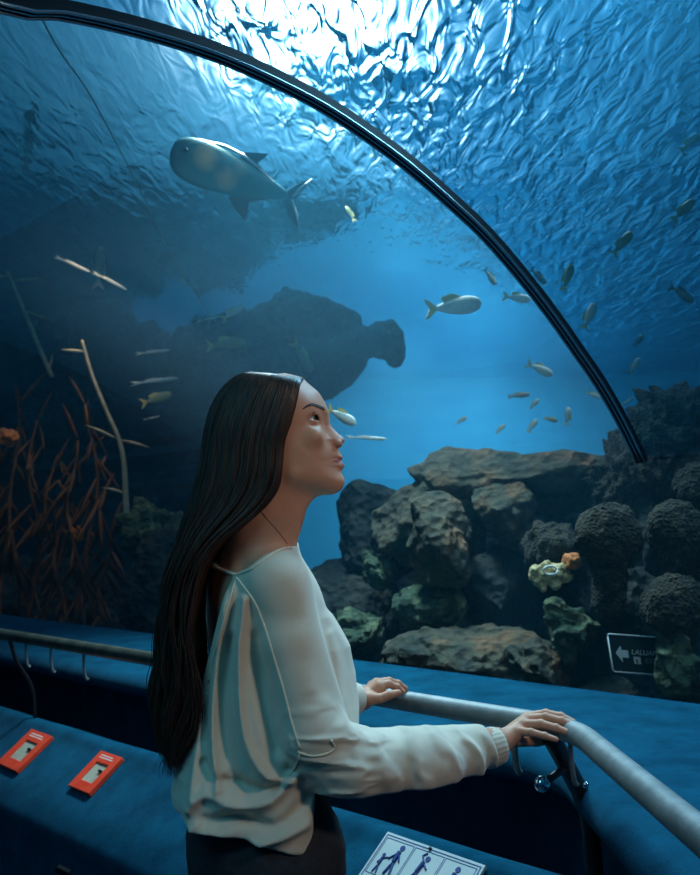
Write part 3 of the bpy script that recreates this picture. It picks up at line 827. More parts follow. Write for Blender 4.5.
# small fish: one built, the rest copied
def small_fish(kind, Lr=1.0):
    skin, tailm, hr = {'silver': ('fish_silver', 'fish_yellow', .36), 'dusky': ('fish_dusky', 'fin_dark', .34), 'olive': ('fish_olive', 'fish_yellow', .34), 'slim': ('fish_silver', 'fish_silver', .10), 'tan': ('fish_tan', 'fish_tan', .26)}[kind]
    e = bpy.data.objects.new('slender_fish' if kind == 'slim' else 'reef_fish', None); COL.objects.link(e)
    vb, fb = fish_body(.80, hr, hr * .42, 20, 12, blunt=.3)
    vb = [(x + .10, y, z) for x, y, z in vb]
    bp('body', (vb, fb), M[skin], e)
    bp('tail_fin', fin_plate([(-.26, .02), (-.42, hr * .42), (-.5, hr * .5), (-.40, 0), (-.5, -hr * .5), (-.42, -hr * .42), (-.26, -.02)], .012), M[tailm], e, False)
    bp('dorsal_fin', fin_plate([(.20, hr * .40), (.0, hr * .62), (-.20, hr * .50), (-.16, hr * .25), (.1, hr * .3)], .010), M[tailm], e, False)
    return e
protos = {}
def place_fish(kind, x0, y0, x1, y1, Y, label, group, roll=0, dY=0):
    """tail pixel -> nose pixel"""
    Mx, L = orient(x0, y0, Y, x1, y1, Y + dY, roll)
    if kind not in protos: protos[kind] = e = small_fish(kind)
    else:
        src = protos[kind]; e = src.copy(); COL.objects.link(e)
        for ch in list(src.children):
            c = ch.copy(); COL.objects.link(c); c.parent = e
    e.matrix_world = Mx @ Matrix.Scale(L, 4)
    tag(e, label, 'fish', group)
G1, G2, G3 = 'small reef fish in the open water', 'small fish above the right-hand reef', 'slender fish on the left'
place_fish('silver', 424, 310, 482, 303, 3.6, 'pale fish with a dark yellow tail, largest of the small fish inside the arch', G1, 20)
place_fish('silver', 502, 296, 531, 300, 3.9, 'pale yellowish fish touching the arch rib halfway down', G1)
place_fish('dusky', 484, 268, 496, 285, 4.2, 'small dark fish near the surface ripples left of the rib', G1)
place_fish('olive', 355, 222, 346, 206, 3.6, 'small bright curved fish right of the big forked-tail fish', G1, 30)
place_fish('silver', 526, 363, 553, 375, 4.2, 'pale fish with a yellow back in the middle of the open water', G1)
place_fish('tan', 507, 397, 530, 394, 4.4, 'pinkish pale fish swimming right below the yellow-backed fish', G1)
place_fish('silver', 530, 409, 539, 399, 4.4, 'tiny pale fish just right of the pinkish fish', G1)
place_fish('silver', 456, 424, 467, 417, 4.8, 'tiny pale fish low above the left of the flat reef', G1)
place_fish('silver', 496, 434, 505, 424, 4.9, 'tiny pale fish hovering over the centre of the flat reef', G1)
place_fish('silver', 528, 433, 537, 419, 4.6, 'tiny upright pale fish close above the flat reef', G1)
place_fish('olive', 543, 418, 558, 421, 4.5, 'small yellowish fish between two upright pale ones', G1)
place_fish('silver', 566, 426, 569, 407, 4.4, 'small upright pale fish nearest the rib foot over the reef', G1)
place_fish('silver', 586, 392, 602, 398, 3.4, 'round white fish just left of the lower arch rib', G1)
place_fish('olive', 292, 340, 312, 372, 6.5, 'greenish fish turning in front of the dark overhang', G1, 30)
place_fish('silver', 221, 320, 243, 306, 5.6, 'pale fish left of the dark overhang, above the hair', G1)
place_fish('olive', 205, 346, 245, 342, 5.9, "dim green fish above the back of the woman's head", G1)
place_fish('silver', 326, 408, 356, 424, 2.9, "white fish right behind the bridge of the woman's nose", G1, 0)
place_fish('slim', 345, 437, 387, 439, 3.0, "thin pale fish pointing right from the woman's nose", G1)
place_fish('olive', 563, 292, 572, 264, 3.3, 'upright pale fish outside the arch, topmost of the right-hand fish', G2)
place_fish('silver', 583, 330, 595, 303, 3.3, 'upright white fish outside the arch, left of the deep blue gap', G2)
place_fish('dusky', 634, 347, 643, 335, 3.6, 'small dim fish in the dark blue water above the white one', G2)
place_fish('silver', 629, 374, 640, 358, 3.6, 'small white fish above the steep rock at the right', G2)
place_fish('slim', 612, 412, 634, 397, 3.5, 'thin fish slanting just right of the lower rib', G2)
place_fish('olive', 612, 256, 632, 232, 3.7, 'dim olive fish among the ripples right of the rib middle', G2)
place_fish('olive', 672, 222, 694, 200, 3.7, 'dim olive fish in the ripples near the right edge', G2)
place_fish('olive', 680, 152, 700, 134, 3.7, 'dim olive fish highest at the right edge', G2)
place_fish('dusky', 668, 285, 694, 302, 3.7, 'dim dark fish at the right edge below the olive ones', G2)
place_fish('dusky', 530, 268, 546, 284, 3.9, 'dim fish close outside the middle of the rib', G2)
place_fish('tan', 26, 195, 30, 148, 6.2, 'tan fish standing upright near the top of the left edge', G3)
place_fish('tan', 98, 290, 101, 246, 6.2, 'tan fish standing upright above the pale stalk', G3)
place_fish('tan', 50, 208, 51, 192, 6.4, 'tiny tan fish between the two upright tan ones', G3)
place_fish('slim', -4, 168, 36, 179, 6.0, 'thin bright fish entering at the upper left frame edge', G3)
place_fish('slim', 54, 256, 90, 272, 5.8, 'thin bright fish slanting beside the upright tan fish, front one', G3)
place_fish('slim', 92, 272, 127, 290, 5.8, 'thin bright fish slanting behind the other thin one', G3)
place_fish('slim', 130, 384, 178, 378, 6.0, "thin blue-white fish left of the woman's head, upper one of three", G3)
place_fish('olive', 140, 404, 172, 394, 6.2, "yellow-green fish left of the woman's head, middle of three", G3)
place_fish('slim', 143, 420, 160, 416, 6.1, "short bright thin fish left of the woman's head, lowest of three", G3)
place_fish('slim', 135, 354, 170, 350, 6.4, 'dim thin fish above the three fish beside the head', G3)
place_fish('slim', 196, 322, 222, 316, 6.2, 'dim thin fish left of the pale fish by the overhang', G3)
# ------------------------------------------------------------------ handrail and fittings on the ledge
RP = C_rail.dot(PV)
rail = empty('handrail', (C_rail.x, C_rail.y, .49), 'round metal handrail running along the ledge and bending towards the viewer beside her hand', 'handrail')
aC = C_rail.dot(AX)
brk = UH(350, 690, RAIL_H); aB = UP(345, 690, RP).dot(AX)
mb = MB(); mb.tube([T(a, RP, RAIL_H) for a in np.linspace(9, aB, 30)], .021, 20); mb.build('rail_tube', M['dull_steel'], rail)
pts = [T(a, RP, RAIL_H) for a in np.linspace(aB, aC + .10, 16)]
e0 = T(aC + .10, RP, RAIL_H); e1 = C_rail + D2 * .10
for k in range(1, 10):
    t = k / 10; pts.append(e0 * (1 - t) ** 2 + C_rail * 2 * t * (1 - t) + e1 * t * t)
for k in range(14): pts.append(C_rail + D2 * (.10 + k * .12))
mb = MB(); mb.tube(pts, .0215, 24); mb.build('rail_tube', M['steel'], rail)
mb = MB(); j = aB + .0
mb.tube([T(aB + .02, RP, RAIL_H), T(aB - .02, RP, RAIL_H)], .0235, 24); mb.build('collar', M['steel'], rail)
def bracket(px, m1=M['steel'], r=.0050, drop=.09):
    a = UP(px, 650, RP).dot(AX)
    top = T(a, RP, RAIL_H - .015)
    mb = MB(); mb.tube(smoothpath([top, top + Vector((0, 0, -.03)), top + Vector((0, 0, -drop * .8)) + PV * .006, top + Vector((0, 0, -drop * .95)) + PV * .012, top + Vector((0, 0, -drop * 1.0)) + PV * .018], 5), r, 8)
    b = mb.build('bracket', m1, rail)
    return b
for px in (26, 51, 84): bracket(px)
for px in (30, 102):
    a = UP(px, 690, 1.9).dot(AX)
    mb = MB(); mb.tube(smoothpath([T(a, RP, RAIL_H - .02), T(a, RP + .03, .88), T(a, 1.60, .78), T(a, 1.62, .66)], 5), .008, 8); mb.build('post', M['black_metal'], rail)
bracket(512, r=.007)
bracket(568, r=.005)
# black support post with domed chrome bolt at the bend
top = UH(548, 745, .93)
a_ = UP(548, 745, 1.5).dot(AX)
mb = MB(); mb.tube(smoothpath([T(a_, RP, RAIL_H - .02), T(a_, RP + .05, .90), T(a_, RP + .12, .80), T(a_, RP + .145, .655)], 6), [.018] * 19, 12); mb.build('post', M['black_metal'], rail)
kc = U(542, 784, 1.74)
def dome(c, r, name, m, parent, n=24):
    mb = MB(); vs = []
    d = (Vector((0, 0, CAM_H)) - c).normalized(); d = (d - PV * .2).normalized(); x = d.cross(Vector((0, 0, 1))).normalized(); y = d.cross(x)
    for i in range(9):
        a = math.pi / 2 * i / 8
        for k in range(n):
            b = 2 * math.pi * k / n; vs.append(c + d * math.sin(a) * r * .8 + (x * math.cos(b) + y * math.sin(b)) * r * max(math.cos(a), .001))
    mb.add(vs, grid_faces(9, n, wrap_c=True) + [tuple(range(n - 1, -1, -1))])
    return mb.build(name, m, parent)
dome(kc, .015, 'dome_bolt', M['chrome'], rail)
mb = MB(); mb.tube([kc, kc + PV * .10 + Vector((0, 0, .02))], .007, 10); mb.build('bolt_shank', M['black_metal'], rail)
dome(U(586, 785, 1.66), .006, 'dome_bolt', M['chrome'], rail)

# two red plaques on the lower step
M['red'] = noisy('red_plastic', (.80, .045, .015), (.90, .07, .025), scale=20, rough=.45, bump=.05)
M['plaque_panel'] = noisy('beige_panel', (.36, .33, .24), (.46, .42, .32), scale=15, rough=.5, bump=.03)
M['pale_ink'] = simple('pale_ink', (.80, .62, .55), .6)
def plaque(cs, label):
    tl, tr, br, bl = [SL(px, py, .0)[0] for px, py in cs]
    c = (tl + tr + br + bl) / 4; u = ((tr - tl) + (br - bl)) / 2; v = ((tl - bl) + (tr - br)) / 2
    W_, H_ = u.length, v.length; u.normalize(); v = (v - u * v.dot(u)).normalized(); n = u.cross(v)
    if n.z < 0: n = -n
    R = Matrix((u, v, n)).transposed()
    root = empty('red_plaque', c, label, 'sign', 'red plaques on the lower step')
    mb = MB()
    def bx(x0, x1, y0, y1, z0, z1): mb.box(c + R @ Vector(((x0 + x1) / 2 * W_, (y0 + y1) / 2 * H_, (z0 + z1) / 2)), (x1 - x0) * W_, (y1 - y0) * H_, z1 - z0, R)
    bx(-.5, -.28, -.5, .5, 0, .016); bx(.28, .5, -.5, .5, 0, .016); bx(-.28, .28, -.5, -.27, 0, .016); bx(-.28, .28, .22, .5, 0, .016)
    mb.build('plaque_frame', M['red'], root, False, .002)
    mb = MB(); bx(-.29, .29, -.28, .23, 0, .010); mb.build('window_panel', M['plaque_panel'], root, False)
    mb = MB(); bx(-.33, .30, .33, .355, .016, .0166); bx(-.33, .22, .39, .415, .016, .0166); mb.build('printed_lines', M['pale_ink'], root, False)
    mb = MB(); bx(.10, .22, .02, .07, .010, .017); mb.build('latch', M['black_metal'], root, False)
plaque([(32, 731), (51, 739), (22, 775), (1, 766)], 'red framed plaque on the blue carpeted step, left one near the frame edge')
plaque([(103, 753), (124, 761), (92, 797), (71, 789)], 'red framed plaque on the blue carpeted step, right one nearer the woman')
# a small black strap end low on the step front
c = U(63, 871, 2.05)
mb = MB(); mb.box(c, .030, .02, .012, Matrix.Rotation(math.radians(25), 3, 'Y')); tag(mb.build('black_clip', simple('black_rubber', (.006, .007, .009), .95, spec=.05), None, False, .002), 'small black clip low on the dark front of the step', 'clip')
c = U(2, 874, 2.5)

# safety notice with pictograms
M['sign_grey'] = noisy('pale_sign_face', (.42, .50, .50), (.52, .60, .60), scale=4, rough=.35, bump=.02)
M['sign_blue'] = simple('sign_blue_ink', (.006, .035, .19), .5)
tl = SL(388, 832, .012)[0]; tr = SL(486, 866, .012)[0]; u = (tr - tl); W_ = u.length; u.normalize()
bl = SL(352, 877, .012)[0]; print('NOTICE', W_, u.dot((bl - tl).normalized())); v = (tl - bl); v = (v - u * v.dot(u)).normalized(); n = u.cross(v); n = n if n.z > 0 else -n
R = Matrix((u, v, n)).transposed()
H_ = .26
note = empty('safety_notice', tl, 'pale framed notice with dark blue pictograms on the step at the bottom edge', 'sign')
def SP(x, y, z=0): return tl + R @ Vector((x, y, z))         # x to the right along the top edge, y negative downwards
print('bl len', (bl - tl).length)
def sbox(mb, x0, x1, y0, y1, z0, z1): mb.box(SP((x0 + x1) / 2, (y0 + y1) / 2, (z0 + z1) / 2), x1 - x0, abs(y1 - y0), z1 - z0, R)
mb = MB(); sbox(mb, 0, W_, -H_, 0, -.006, .002); mb.build('sign_board', M['sign_grey'], note, False, .001)
def frame(x0, x1, y0, y1, w, z=.0026, nm='frame_line'):
    mb = MB()
    sbox(mb, x0, x1, y1 - w, y1, .002, z); sbox(mb, x0, x1, y0, y0 + w, .002, z); sbox(mb, x0, x0 + w, y0, y1, .002, z); sbox(mb, x1 - w, x1, y0, y1, .002, z)
    return mb.build(nm, M['sign_blue'], note, False)
frame(.006, W_ - .006, -H_ + .006, -.006, .0022)
pw = (W_ - .03) / 3
for k in range(3):
    x0 = .011 + k * (pw + .003); frame(x0, x0 + pw, -.105, -.013, .0014, nm='panel_line')
    frame(x0, x0 + pw, -.215, -.115, .0014, nm='panel_line')
def figure(cx, cy, s, limbs, head):
    mb = MB()
    def d2(a, b, r): mb.tube([SP(cx + a[0] * s, cy + a[1] * s, .003), SP(cx + b[0] * s, cy + b[1] * s, .003)], r * s, 8)
    for a, b, r in limbs: d2(a, b, r)
    hx = SP(cx + head[0] * s, cy + head[1] * s, .0026)
    vs = [hx + R @ Vector((math.cos(q) * head[2] * s, math.sin(q) * head[2] * s, dz)) for dz in (0, .0008) for q in [k * math.pi / 8 for k in range(16)]]
    mb.add(vs, grid_faces(2, 16, wrap_c=True) + [tuple(range(15, -1, -1)), tuple(range(16, 32))])
    mb.build('pictogram', M['sign_blue'], note, False)
adult = [((0, 0), (0, -.42), .085), ((0, -.4), (-.12, -.95), .05), ((0, -.4), (.16, -.95), .05), ((0, -.02), (-.30, -.36), .035), ((0, -.02), (.22, -.36), .035)]
figure(.011 + pw * .66, -.037, .062, adult, (.02, .17, .11))
figure(.011 + pw * .26, -.062, .040, [(a, b, r) for a, b, r in adult[:3]] + [((0, -.02), (.35, .12), .04), ((0, -.02), (-.2, -.35), .035)], (-.02, .17, .12))
figure(.014 + pw * 1.5, -.040, .062, [((0, 0), (-.06, -.42), .08), ((-.06, -.4), (-.28, -.92), .05), ((-.06, -.4), (.12, -.92), .05), ((0, 0), (-.20, .22), .035), ((-.2, .22), (-.06, .36), .03), ((0, -.02), (.26, -.22), .035)], (.08, .16, .11))
figure(.017 + pw * 2.5, -.040, .062, adult, (.02, .17, .11))
mb = MB(); mb.tube([SP(W_ * .48, -.006, .001), SP(W_ * .48, -.006, .006)], .004, 10); mb.build('screw', M['black_metal'], note)

# reflection of a direction sign, built as a solid board behind the glass
sc_ = [U(606, 633, 2.98), U(690, 639, 2.98), U(694, 683, 2.98), U(612, 672, 2.98)]
c = sc_[0]; u = (sc_[1] - sc_[0]).normalized(); dn = (sc_[3] - sc_[0]); 
n = u.cross(Vector((0, 0, 1))); n.normalize(); v = n.cross(u).normalized()
if v.z < 0: v = -v
R = Matrix((u, v, n)).transposed()
W2 = (sc_[1] - sc_[0]).length; H2 = abs(dn.dot(v)); sk = dn.dot(u)
sgn = empty('sign_reflection', c, 'reflection of a dark sign with a white arrow and white outline, built behind the glass at the lower right', 'sign')
def DP(x, y, z=0): return c + R @ Vector((x * W2 + sk * y * -1, -abs(y) * H2, z))     # y in 0..1 downwards
def DP(x, y, z=0): return c + u * (x * W2) + (sc_[3] - sc_[0]) * y + n * (-z if n.y > 0 else z)
def poly(pts, z0, z1, m, nm):
    k = len(pts); vs = [DP(x, y, z0) for x, y in pts] + [DP(x, y, z1) for x, y in pts]
    mb = MB(); mb.add(vs, [tuple(range(k)), tuple(range(2 * k - 1, k - 1, -1))] + [(i, (i + 1) % k, (i + 1) % k + k, i + k) for i in range(k)]); return mb.build(nm, m, sgn, False)
M['sign_dark'] = simple('dark_green_sign', (.006, .022, .020), .4)
M['sign_white'] = simple('sign_white', (.62, .68, .66), .5)
poly([(0, 0), (1, 0), (1, 1), (0, 1)], -.004, .004, M['sign_dark'], 'sign_board')
mb = MB()
cr_ = []
for (x, y, a0) in ((.045, .08, 180), (.955, .08, 270), (.955, .92, 0), (.045, .92, 90)):
    for k in range(5):
        a = math.radians(a0 + k * 22.5); cr_.append(DP(x + math.cos(a) * .035, y + math.sin(a) * .065, .0045))
mb.tube(cr_ + [cr_[0]], .0026, 6); mb.build('outline', M['sign_white'], sgn)
poly([(.075, .50), (.145, .30), (.145, .41), (.225, .41), (.225, .60), (.145, .60), (.145, .72)], .004, .0062, M['sign_white'], 'arrow')
def text(s, x, y, size, m, nm='lettering'):
    cu = bpy.data.curves.new(nm, 'FONT'); cu.body = s; cu.size = size; cu.extrude = .0008
    o = bpy.data.objects.new(nm, cu); COL.objects.link(o)
    n_ = -n if n.y > 0 else n
    vv = -(sc_[3] - sc_[0]).normalized(); vv = (vv - u * vv.dot(u)).normalized(); nn = u.cross(vv)
    Mm = Matrix((u, vv, nn)).transposed().to_4x4(); Mm.translation = DP(x, y, .0055)
    o.matrix_world = Mm
    bpy.context.view_layer.update()
    dg = bpy.context.evaluated_depsgraph_get(); me = bpy.data.meshes.new_from_object(o.evaluated_get(dg)); bpy.data.objects.remove(o)
    ob = bpy.data.objects.new(nm, me); COL.objects.link(ob); me.materials.clear(); me.materials.append(m)
    ob.matrix_world = Mm; ob.parent = sgn; ob.matrix_parent_inverse = Matrix.Translation(-sgn.location)
text('LALUAN', .26, .50, .0225, M['sign_white'])
text('EXIT', .41, .70, .021, simple('faint_lettering', (.25, .30, .30), .6))
poly([(.28, .56), (.36, .56), (.36, .74), (.28, .74)], .004, .006, M['sign_white'], 'exit_symbol')
poly([(.305, .62), (.325, .62), (.325, .72), (.305, .72)], .006, .0068, M['sign_dark'], 'symbol_door')
# ------------------------------------------------------------------ the woman
HY = 1.60                       # distance of the head
def HP(px, py, Y=HY): return A(U(px, py, Y))
def hxz(px, py):
    p = U(px, py, HY); return (p.x, p.z)
def sm2(pts, n=6): return [(v.x, v.y) for v in smoothpath([(a, b, 0) for a, b in pts], n)]
face_px = [(302, 379), (306.5, 384), (312.5, 389), (318, 394), (324, 403.5), (327.6, 411), (328.6, 417), (329.2, 422), (331, 426), (334.5, 430), (338.5, 433.8), (343, 437.2), (344.6, 440), (343.8, 442.8), (340.5, 445), (338.3, 447),
           (338.6, 450), (340.4, 453.6), (342.6, 456.4), (342.2, 458.6), (340.2, 460.8), (342.6, 463), (344, 465.8), (343.2, 468.6), (340.8, 471), (341, 473.6), (343, 477.2), (344, 481), (342.6, 485.5), (339, 489.5), (333.5, 491.6), (326, 492.2), (320, 493.5), (313, 498), (308, 504), (304.5, 511)]
neck_px = [(302.5, 520), (299, 530), (294, 540), (288, 552)]
back_px = [(250, 560), (238, 540), (238, 510), (228, 480), (219, 450), (217, 425), (224, 402), (240, 386), (262, 377), (285, 375)]
base_px = [(302, 379), (306.5, 384), (312.5, 389), (318, 394), (323.5, 403.5), (326.6, 411), (327, 418), (326.6, 425), (327.5, 432), (330, 440), (333.5, 447), (336, 452), (337.5, 458), (337.5, 465), (338, 470), (339.5, 476), (341.5, 481), (340.5, 485.5), (337, 489), (332, 491), (326, 492.2), (320, 493.5), (313, 498), (308, 504), (304.5, 511)]
f_face = poly_field([hxz(*q) for q in sm2(face_px, 4) + neck_px + back_px])
f_base = poly_field([hxz(*q) for q in sm2(base_px, 4) + neck_px + back_px], soft=.016)
TL = math.radians(14)
Fh = np.array([math.cos(TL), 0, math.sin(TL)]); Uh = np.array([-math.sin(TL), 0, math.cos(TL)])
nas = HP(328, 418)
uu = lambda px, py: float((HP(px, py) - nas) @ Uh)
Rk = sorted([(uu(304, 382), .060), (uu(318, 394), .062), (uu(327, 411), .050), (uu(328.5, 417), .018), (uu(331, 425), .0065), (uu(336, 431), .0060), (uu(343, 438), .0080), (uu(342, 444), .0100), (uu(338.4, 448), .014), (uu(340.4, 453.6), .020),
             (uu(342, 458), .017), (uu(340, 461), .024), (uu(343, 466), .018), (uu(340.8, 471), .024), (uu(343.5, 480), .024), (uu(336, 491), .030), (uu(305, 511), .045)])
Ru = [a for a, b in Rk]; Rv = [b for a, b in Rk]
EYE = [HP(309.6, 421.0, HY - .0335), HP(309.6, 421.0, HY + .0335)]
EYE_R = .0135
def head_f(p):
    x, z = p[:, 0], p[:, 2]; w = p[:, 1] - HY; aw = np.abs(w)
    u = (p - nas) @ Uh
    R = np.interp(u, Ru, Rv)
    wc = np.minimum(aw, .016)
    Rr = np.interp(u, [uu(336, 490), uu(342, 470), uu(338, 448), uu(330, 425), uu(327, 411)], [.022, .018, .014, .012, .05])
    f1 = f_face(x, z) + wc * wc / (2 * R) + (aw - wc) * 1.1
    f1 = smax(f1, aw - .024, .012)
    ub = np.interp(u, [-.12, -.075, -.04, 0, .03, .1], [.024, .030, .040, .047, .052, .052])
    f2 = f_base(x, z) + w * w / (2 * ub) + np.clip(aw - .042, 0, 1) ** 2 * 6
    wm = np.interp(u, [-.14, -.10, -.075, -.04, 0, .04, .06, .08, .095, .11], [.052, .054, .058, .064, .069, .070, .066, .056, .040, .02])
    f2 = smax(f2, aw - wm, .025)
    f = smin(f1, f2, .010)
    q = p.copy(); q[:, 1] = HY - aw                      # mirrored onto the near side
    # mandible, cheekbone
    f = smin(f, cap(q, HP(329, 483, HY - .014), HP(293, 474, HY - .047), .008, .010), .030)
    f = smin(f, ell(q, HP(313, 437, HY - .040), (.017, .016, .017)), .016)
    # wings of the nose
    f = smin(f, ell(q, HP(337.6, 443.2, HY - .0105), (.0085, .0062, .0066)), .003)
    f = smax(f, -cap(q, HP(339.8, 446.2, HY - .0060), HP(336.3, 444.2, HY - .0105), .0024, .0032), .0015)

    # eye socket, lids
    f = smax(f, -ell(q, HP(315.5, 420.5, HY - .047), (.0135, .0165, .0095)), .008)
    lid = np.linalg.norm(q - EYE[0], axis=1) - (EYE_R + .0014)
    g = (q - EYE[0]) @ GAZ; v = (q - EYE[0]) @ GUP; s = q[:, 1] - EYE[0][1]
    f = smin(f, lid, .0045)
    opening = np.maximum(np.maximum(v - (.0064 - s * s * 22), -(v + .0052 - s * s * 22)), np.maximum(-g - .002, np.linalg.norm(q - EYE[0], axis=1) - .0168))
    f = smax(f, -opening, .0009)
    f = smin(f, cap(q, HP(320.5, 411.0, HY - .018), HP(307.5, 408.5, HY - .042), .0045, .0040), .008)
    # corner of the mouth
    f = smax(f, -cap(q, HP(339.8, 461.0, HY - .0030), HP(330.0, 461.2, HY - .0235), .0006, .0010), .0022)
    # neck
    f = smin(f, cap(p, HP(268, 478), HP(258, 556, 1.63), .051, .058), .022)
    return f
GZ = math.radians(24)
GAZ = np.array([math.cos(GZ) * .9, -.42, math.sin(GZ)]); GAZ /= np.linalg.norm(GAZ)
GUP = np.array([-math.sin(GZ), 0, math.cos(GZ)])

# torso frame
PH = math.radians(30)
TF = np.array([math.cos(PH), math.sin(PH), 0]); TR = np.array([math.sin(PH), -math.cos(PH), 0]); TU = np.array([0, 0, 1.])
RT = np.stack([TF, TR, TU], 1)
chest = HP(266, 640, 1.69); upc = HP(250, 592, 1.67); waist = HP(258, 740, 1.67); hips = HP(264, 845, 1.655)
XP = lambda px: float(HP(px, 600)[0])
ZP = lambda py: float(HP(300, py)[2])
shR = HP(276, 584, 1.55); shL = A(upc) * 2 - shR; shL[2] = shR[2] - .01; shL = shL + np.array([.045, .012, 0])
elR = HP(333, 757, 1.545); wrR = HP(497, 742, 1.705)
elL = HP(300, 700, 1.86); wrL = HP(361, 699, 1.99)
def torso_f(p):
    f = ell(p, chest, (.098, .145, .17), RT)
    f = smin(f, ell(p, A(upc) + TU * .0, (.062, .135, .090), RT), .035)
    f = smin(f, ell(p, waist, (.085, .115, .15), RT), .06)
    f = smin(f, ell(p, hips, (.115, .155, .13), RT), .06)
    for s, sh in ((1, shR), (-1, shL)):
        f = smin(f, ell(p, A(chest) + TF * .058 + TR * .065 * s - TU * .03, (.050, .058, .055), RT), .045)
        f = smin(f, cap(p, sh, A(upc) + TR * .05 * s + TU * .035, .043, .050), .04)
        f = smin(f, cap(p, A(upc) + TR * .095 * s + TU * .025, HP(262, 528, 1.625) + TR * .02 * s, .030, .040), .035)
    f = smin(f, cap(p, A(upc) + TU * .02, HP(262, 520, 1.62), .065, .052), .03)
    # spine groove and shoulder blade
    f = smax(f, -cap(p, A(upc) - TF * .118 + TU * .02, A(waist) - TF * .125, .022, .022), .03)
    f = smin(f, ell(p, A(upc) - TF * .052 + TR * .07 - TU * .03, (.030, .045, .07), RT), .03)
    return f
def arms_f(p):
    f = smin(cap(p, shR, elR, .044, .036), cap(p, elR, wrR, .037, .026), .02)
    g = smin(cap(p, shL, elL, .044, .036), cap(p, elL, wrL, .037, .025), .02)
    return np.minimum(f, g)
footR = np.array([hips[0] + .02, hips[1] - .10, .0]); footL = np.array([hips[0] + .10, hips[1] + .13, .0])
def legs_f(p, o=0.0):
    f = None
    for s, ft in ((1, footR), (-1, footL)):
        hp = A(hips) + TR * .085 * s - TU * .03
        kn = (hp + ft) / 2 + TF * .03; kn[2] = .46
        an = ft.copy(); an[2] = .09
        g = smin(cap(p, hp, kn, .088 + o, .056 + o), cap(p, kn, an, .056 + o, .038 + o), .03)
        f = g if f is None else smin(f, g, .02)
    return f
def feet_f(p):
    f = None
    for ft in (footR, footL):
        a = ft + np.array([0, 0, .05]); b = ft + TF * .15 + np.array([0, 0, .03])
        g = smin(cap(p, a, b, .036, .028), cap(p, a, a + np.array([0, 0, .05]), .034, .038), .02)
        f = g if f is None else np.minimum(f, g)
    return f
def body_f(p):
    f = smin(torso_f(p), arms_f(p), .03)
    f = smin(f, legs_f(p), .04)
    f = np.minimum(f, feet_f(p))
    return f
def upper_f(p):
    return smin(smin(torso_f(p), arms_f(p), .03), head_f(p), .02)
def finger(p, pts, rs, k=.004):
    f = None
    for i in range(len(pts) - 1):
        g = cap(p, pts[i], pts[i + 1], rs[i], rs[i + 1])
        f = g if f is None else smin(f, g, .002)
    return f
def hp3(l): return [HP(*q) for q in l]
handR_def = dict(
    w=HP(498, 741.5, 1.705),
    idx=hp3([(527, 717.5, 1.765), (546, 713.8, 1.752), (561, 716.5, 1.737), (573, 722.0, 1.722)]),
    mid=hp3([(527, 719.5, 1.743), (546, 717.5, 1.726), (562, 721.0, 1.709), (575.5, 726.0, 1.695)]),
    rng=hp3([(523, 724.5, 1.723), (541, 724.0, 1.706), (556, 728.0, 1.692), (568, 732.5, 1.682)]),
    pky=hp3([(516, 731.0, 1.708), (531, 732.5, 1.694), (545, 736.0, 1.684), (556, 739.5, 1.677)]),
    thb=hp3([(508, 741.0, 1.735), (523, 741.0, 1.768), (536, 741.5, 1.782), (548, 741.0, 1.786)]))
handL_def = dict(
    w=HP(361.5, 699, 1.985),
    idx=hp3([(379.5, 685.5, 1.988), (389, 684.0, 1.993), (397, 687.0, 1.996), (403, 692, 1.997)]),
    mid=hp3([(379, 683.3, 2.012), (389, 681.3, 2.022), (398, 683.7, 2.030), (405.5, 688.6, 2.034)]),
    rng=hp3([(376, 683.0, 2.034), (385, 681.5, 2.048), (393, 684.5, 2.058), (399, 690, 2.062)]),
    pky=hp3([(372, 684.5, 2.052), (379, 684.0, 2.068), (386, 687.0, 2.078), (391, 692, 2.082)]),
    thb=hp3([(370, 699.0, 1.968), (380, 698.5, 1.962), (390, 694.8, 1.962), (398, 692.8, 1.966)]))
def hand_f(p, H, fore):
    w = H['w']
    f = cap(p, w, fore, .0235, .028)
    f = smin(f, ell(p, w, (.024, .026, .019)), .01)
    for k, r0, r1 in (('idx', .0125, .0105), ('mid', .013, .0105), ('rng', .0125, .010), ('pky', .011, .009)):
        mc = H[k][0]
        base = w + (mc - w) * .25
        down = np.array([0, 0, -.006])
        f = smin(f, cap(p, base + down, mc + down * .7, .0155, r0 + .001), .009)
    for k, r in (('idx', .0082), ('mid', .0084), ('rng', .0080), ('pky', .0070)):
        g = finger(p, H[k], [r + .0016, r + .0003, r - .0008, r - .0020])
        for j in (1, 2): g = smin(g, np.linalg.norm(p - H[k][j] - np.array([0, 0, .0006]), axis=1) - (r + .0004 - .0008 * (j - 1)), .002)
        f = smin(f, g, .0035)
    g = finger(p, H['thb'], [.0125, .0105, .0095, .0072])
    f = smin(f, g, .007)
    f = smin(f, cap(p, w + (H['thb'][0] - w) * .2, H['thb'][0], .015, .0125), .009)
    # tendons
    for k in ('idx', 'mid', 'rng'):
        a = w + np.array([0, 0, .014]); f = smin(f, cap(p, a + (H[k][0] - a) * .4, H[k][0] + np.array([0, 0, .0062]), .0022, .0035), .005)
    return f

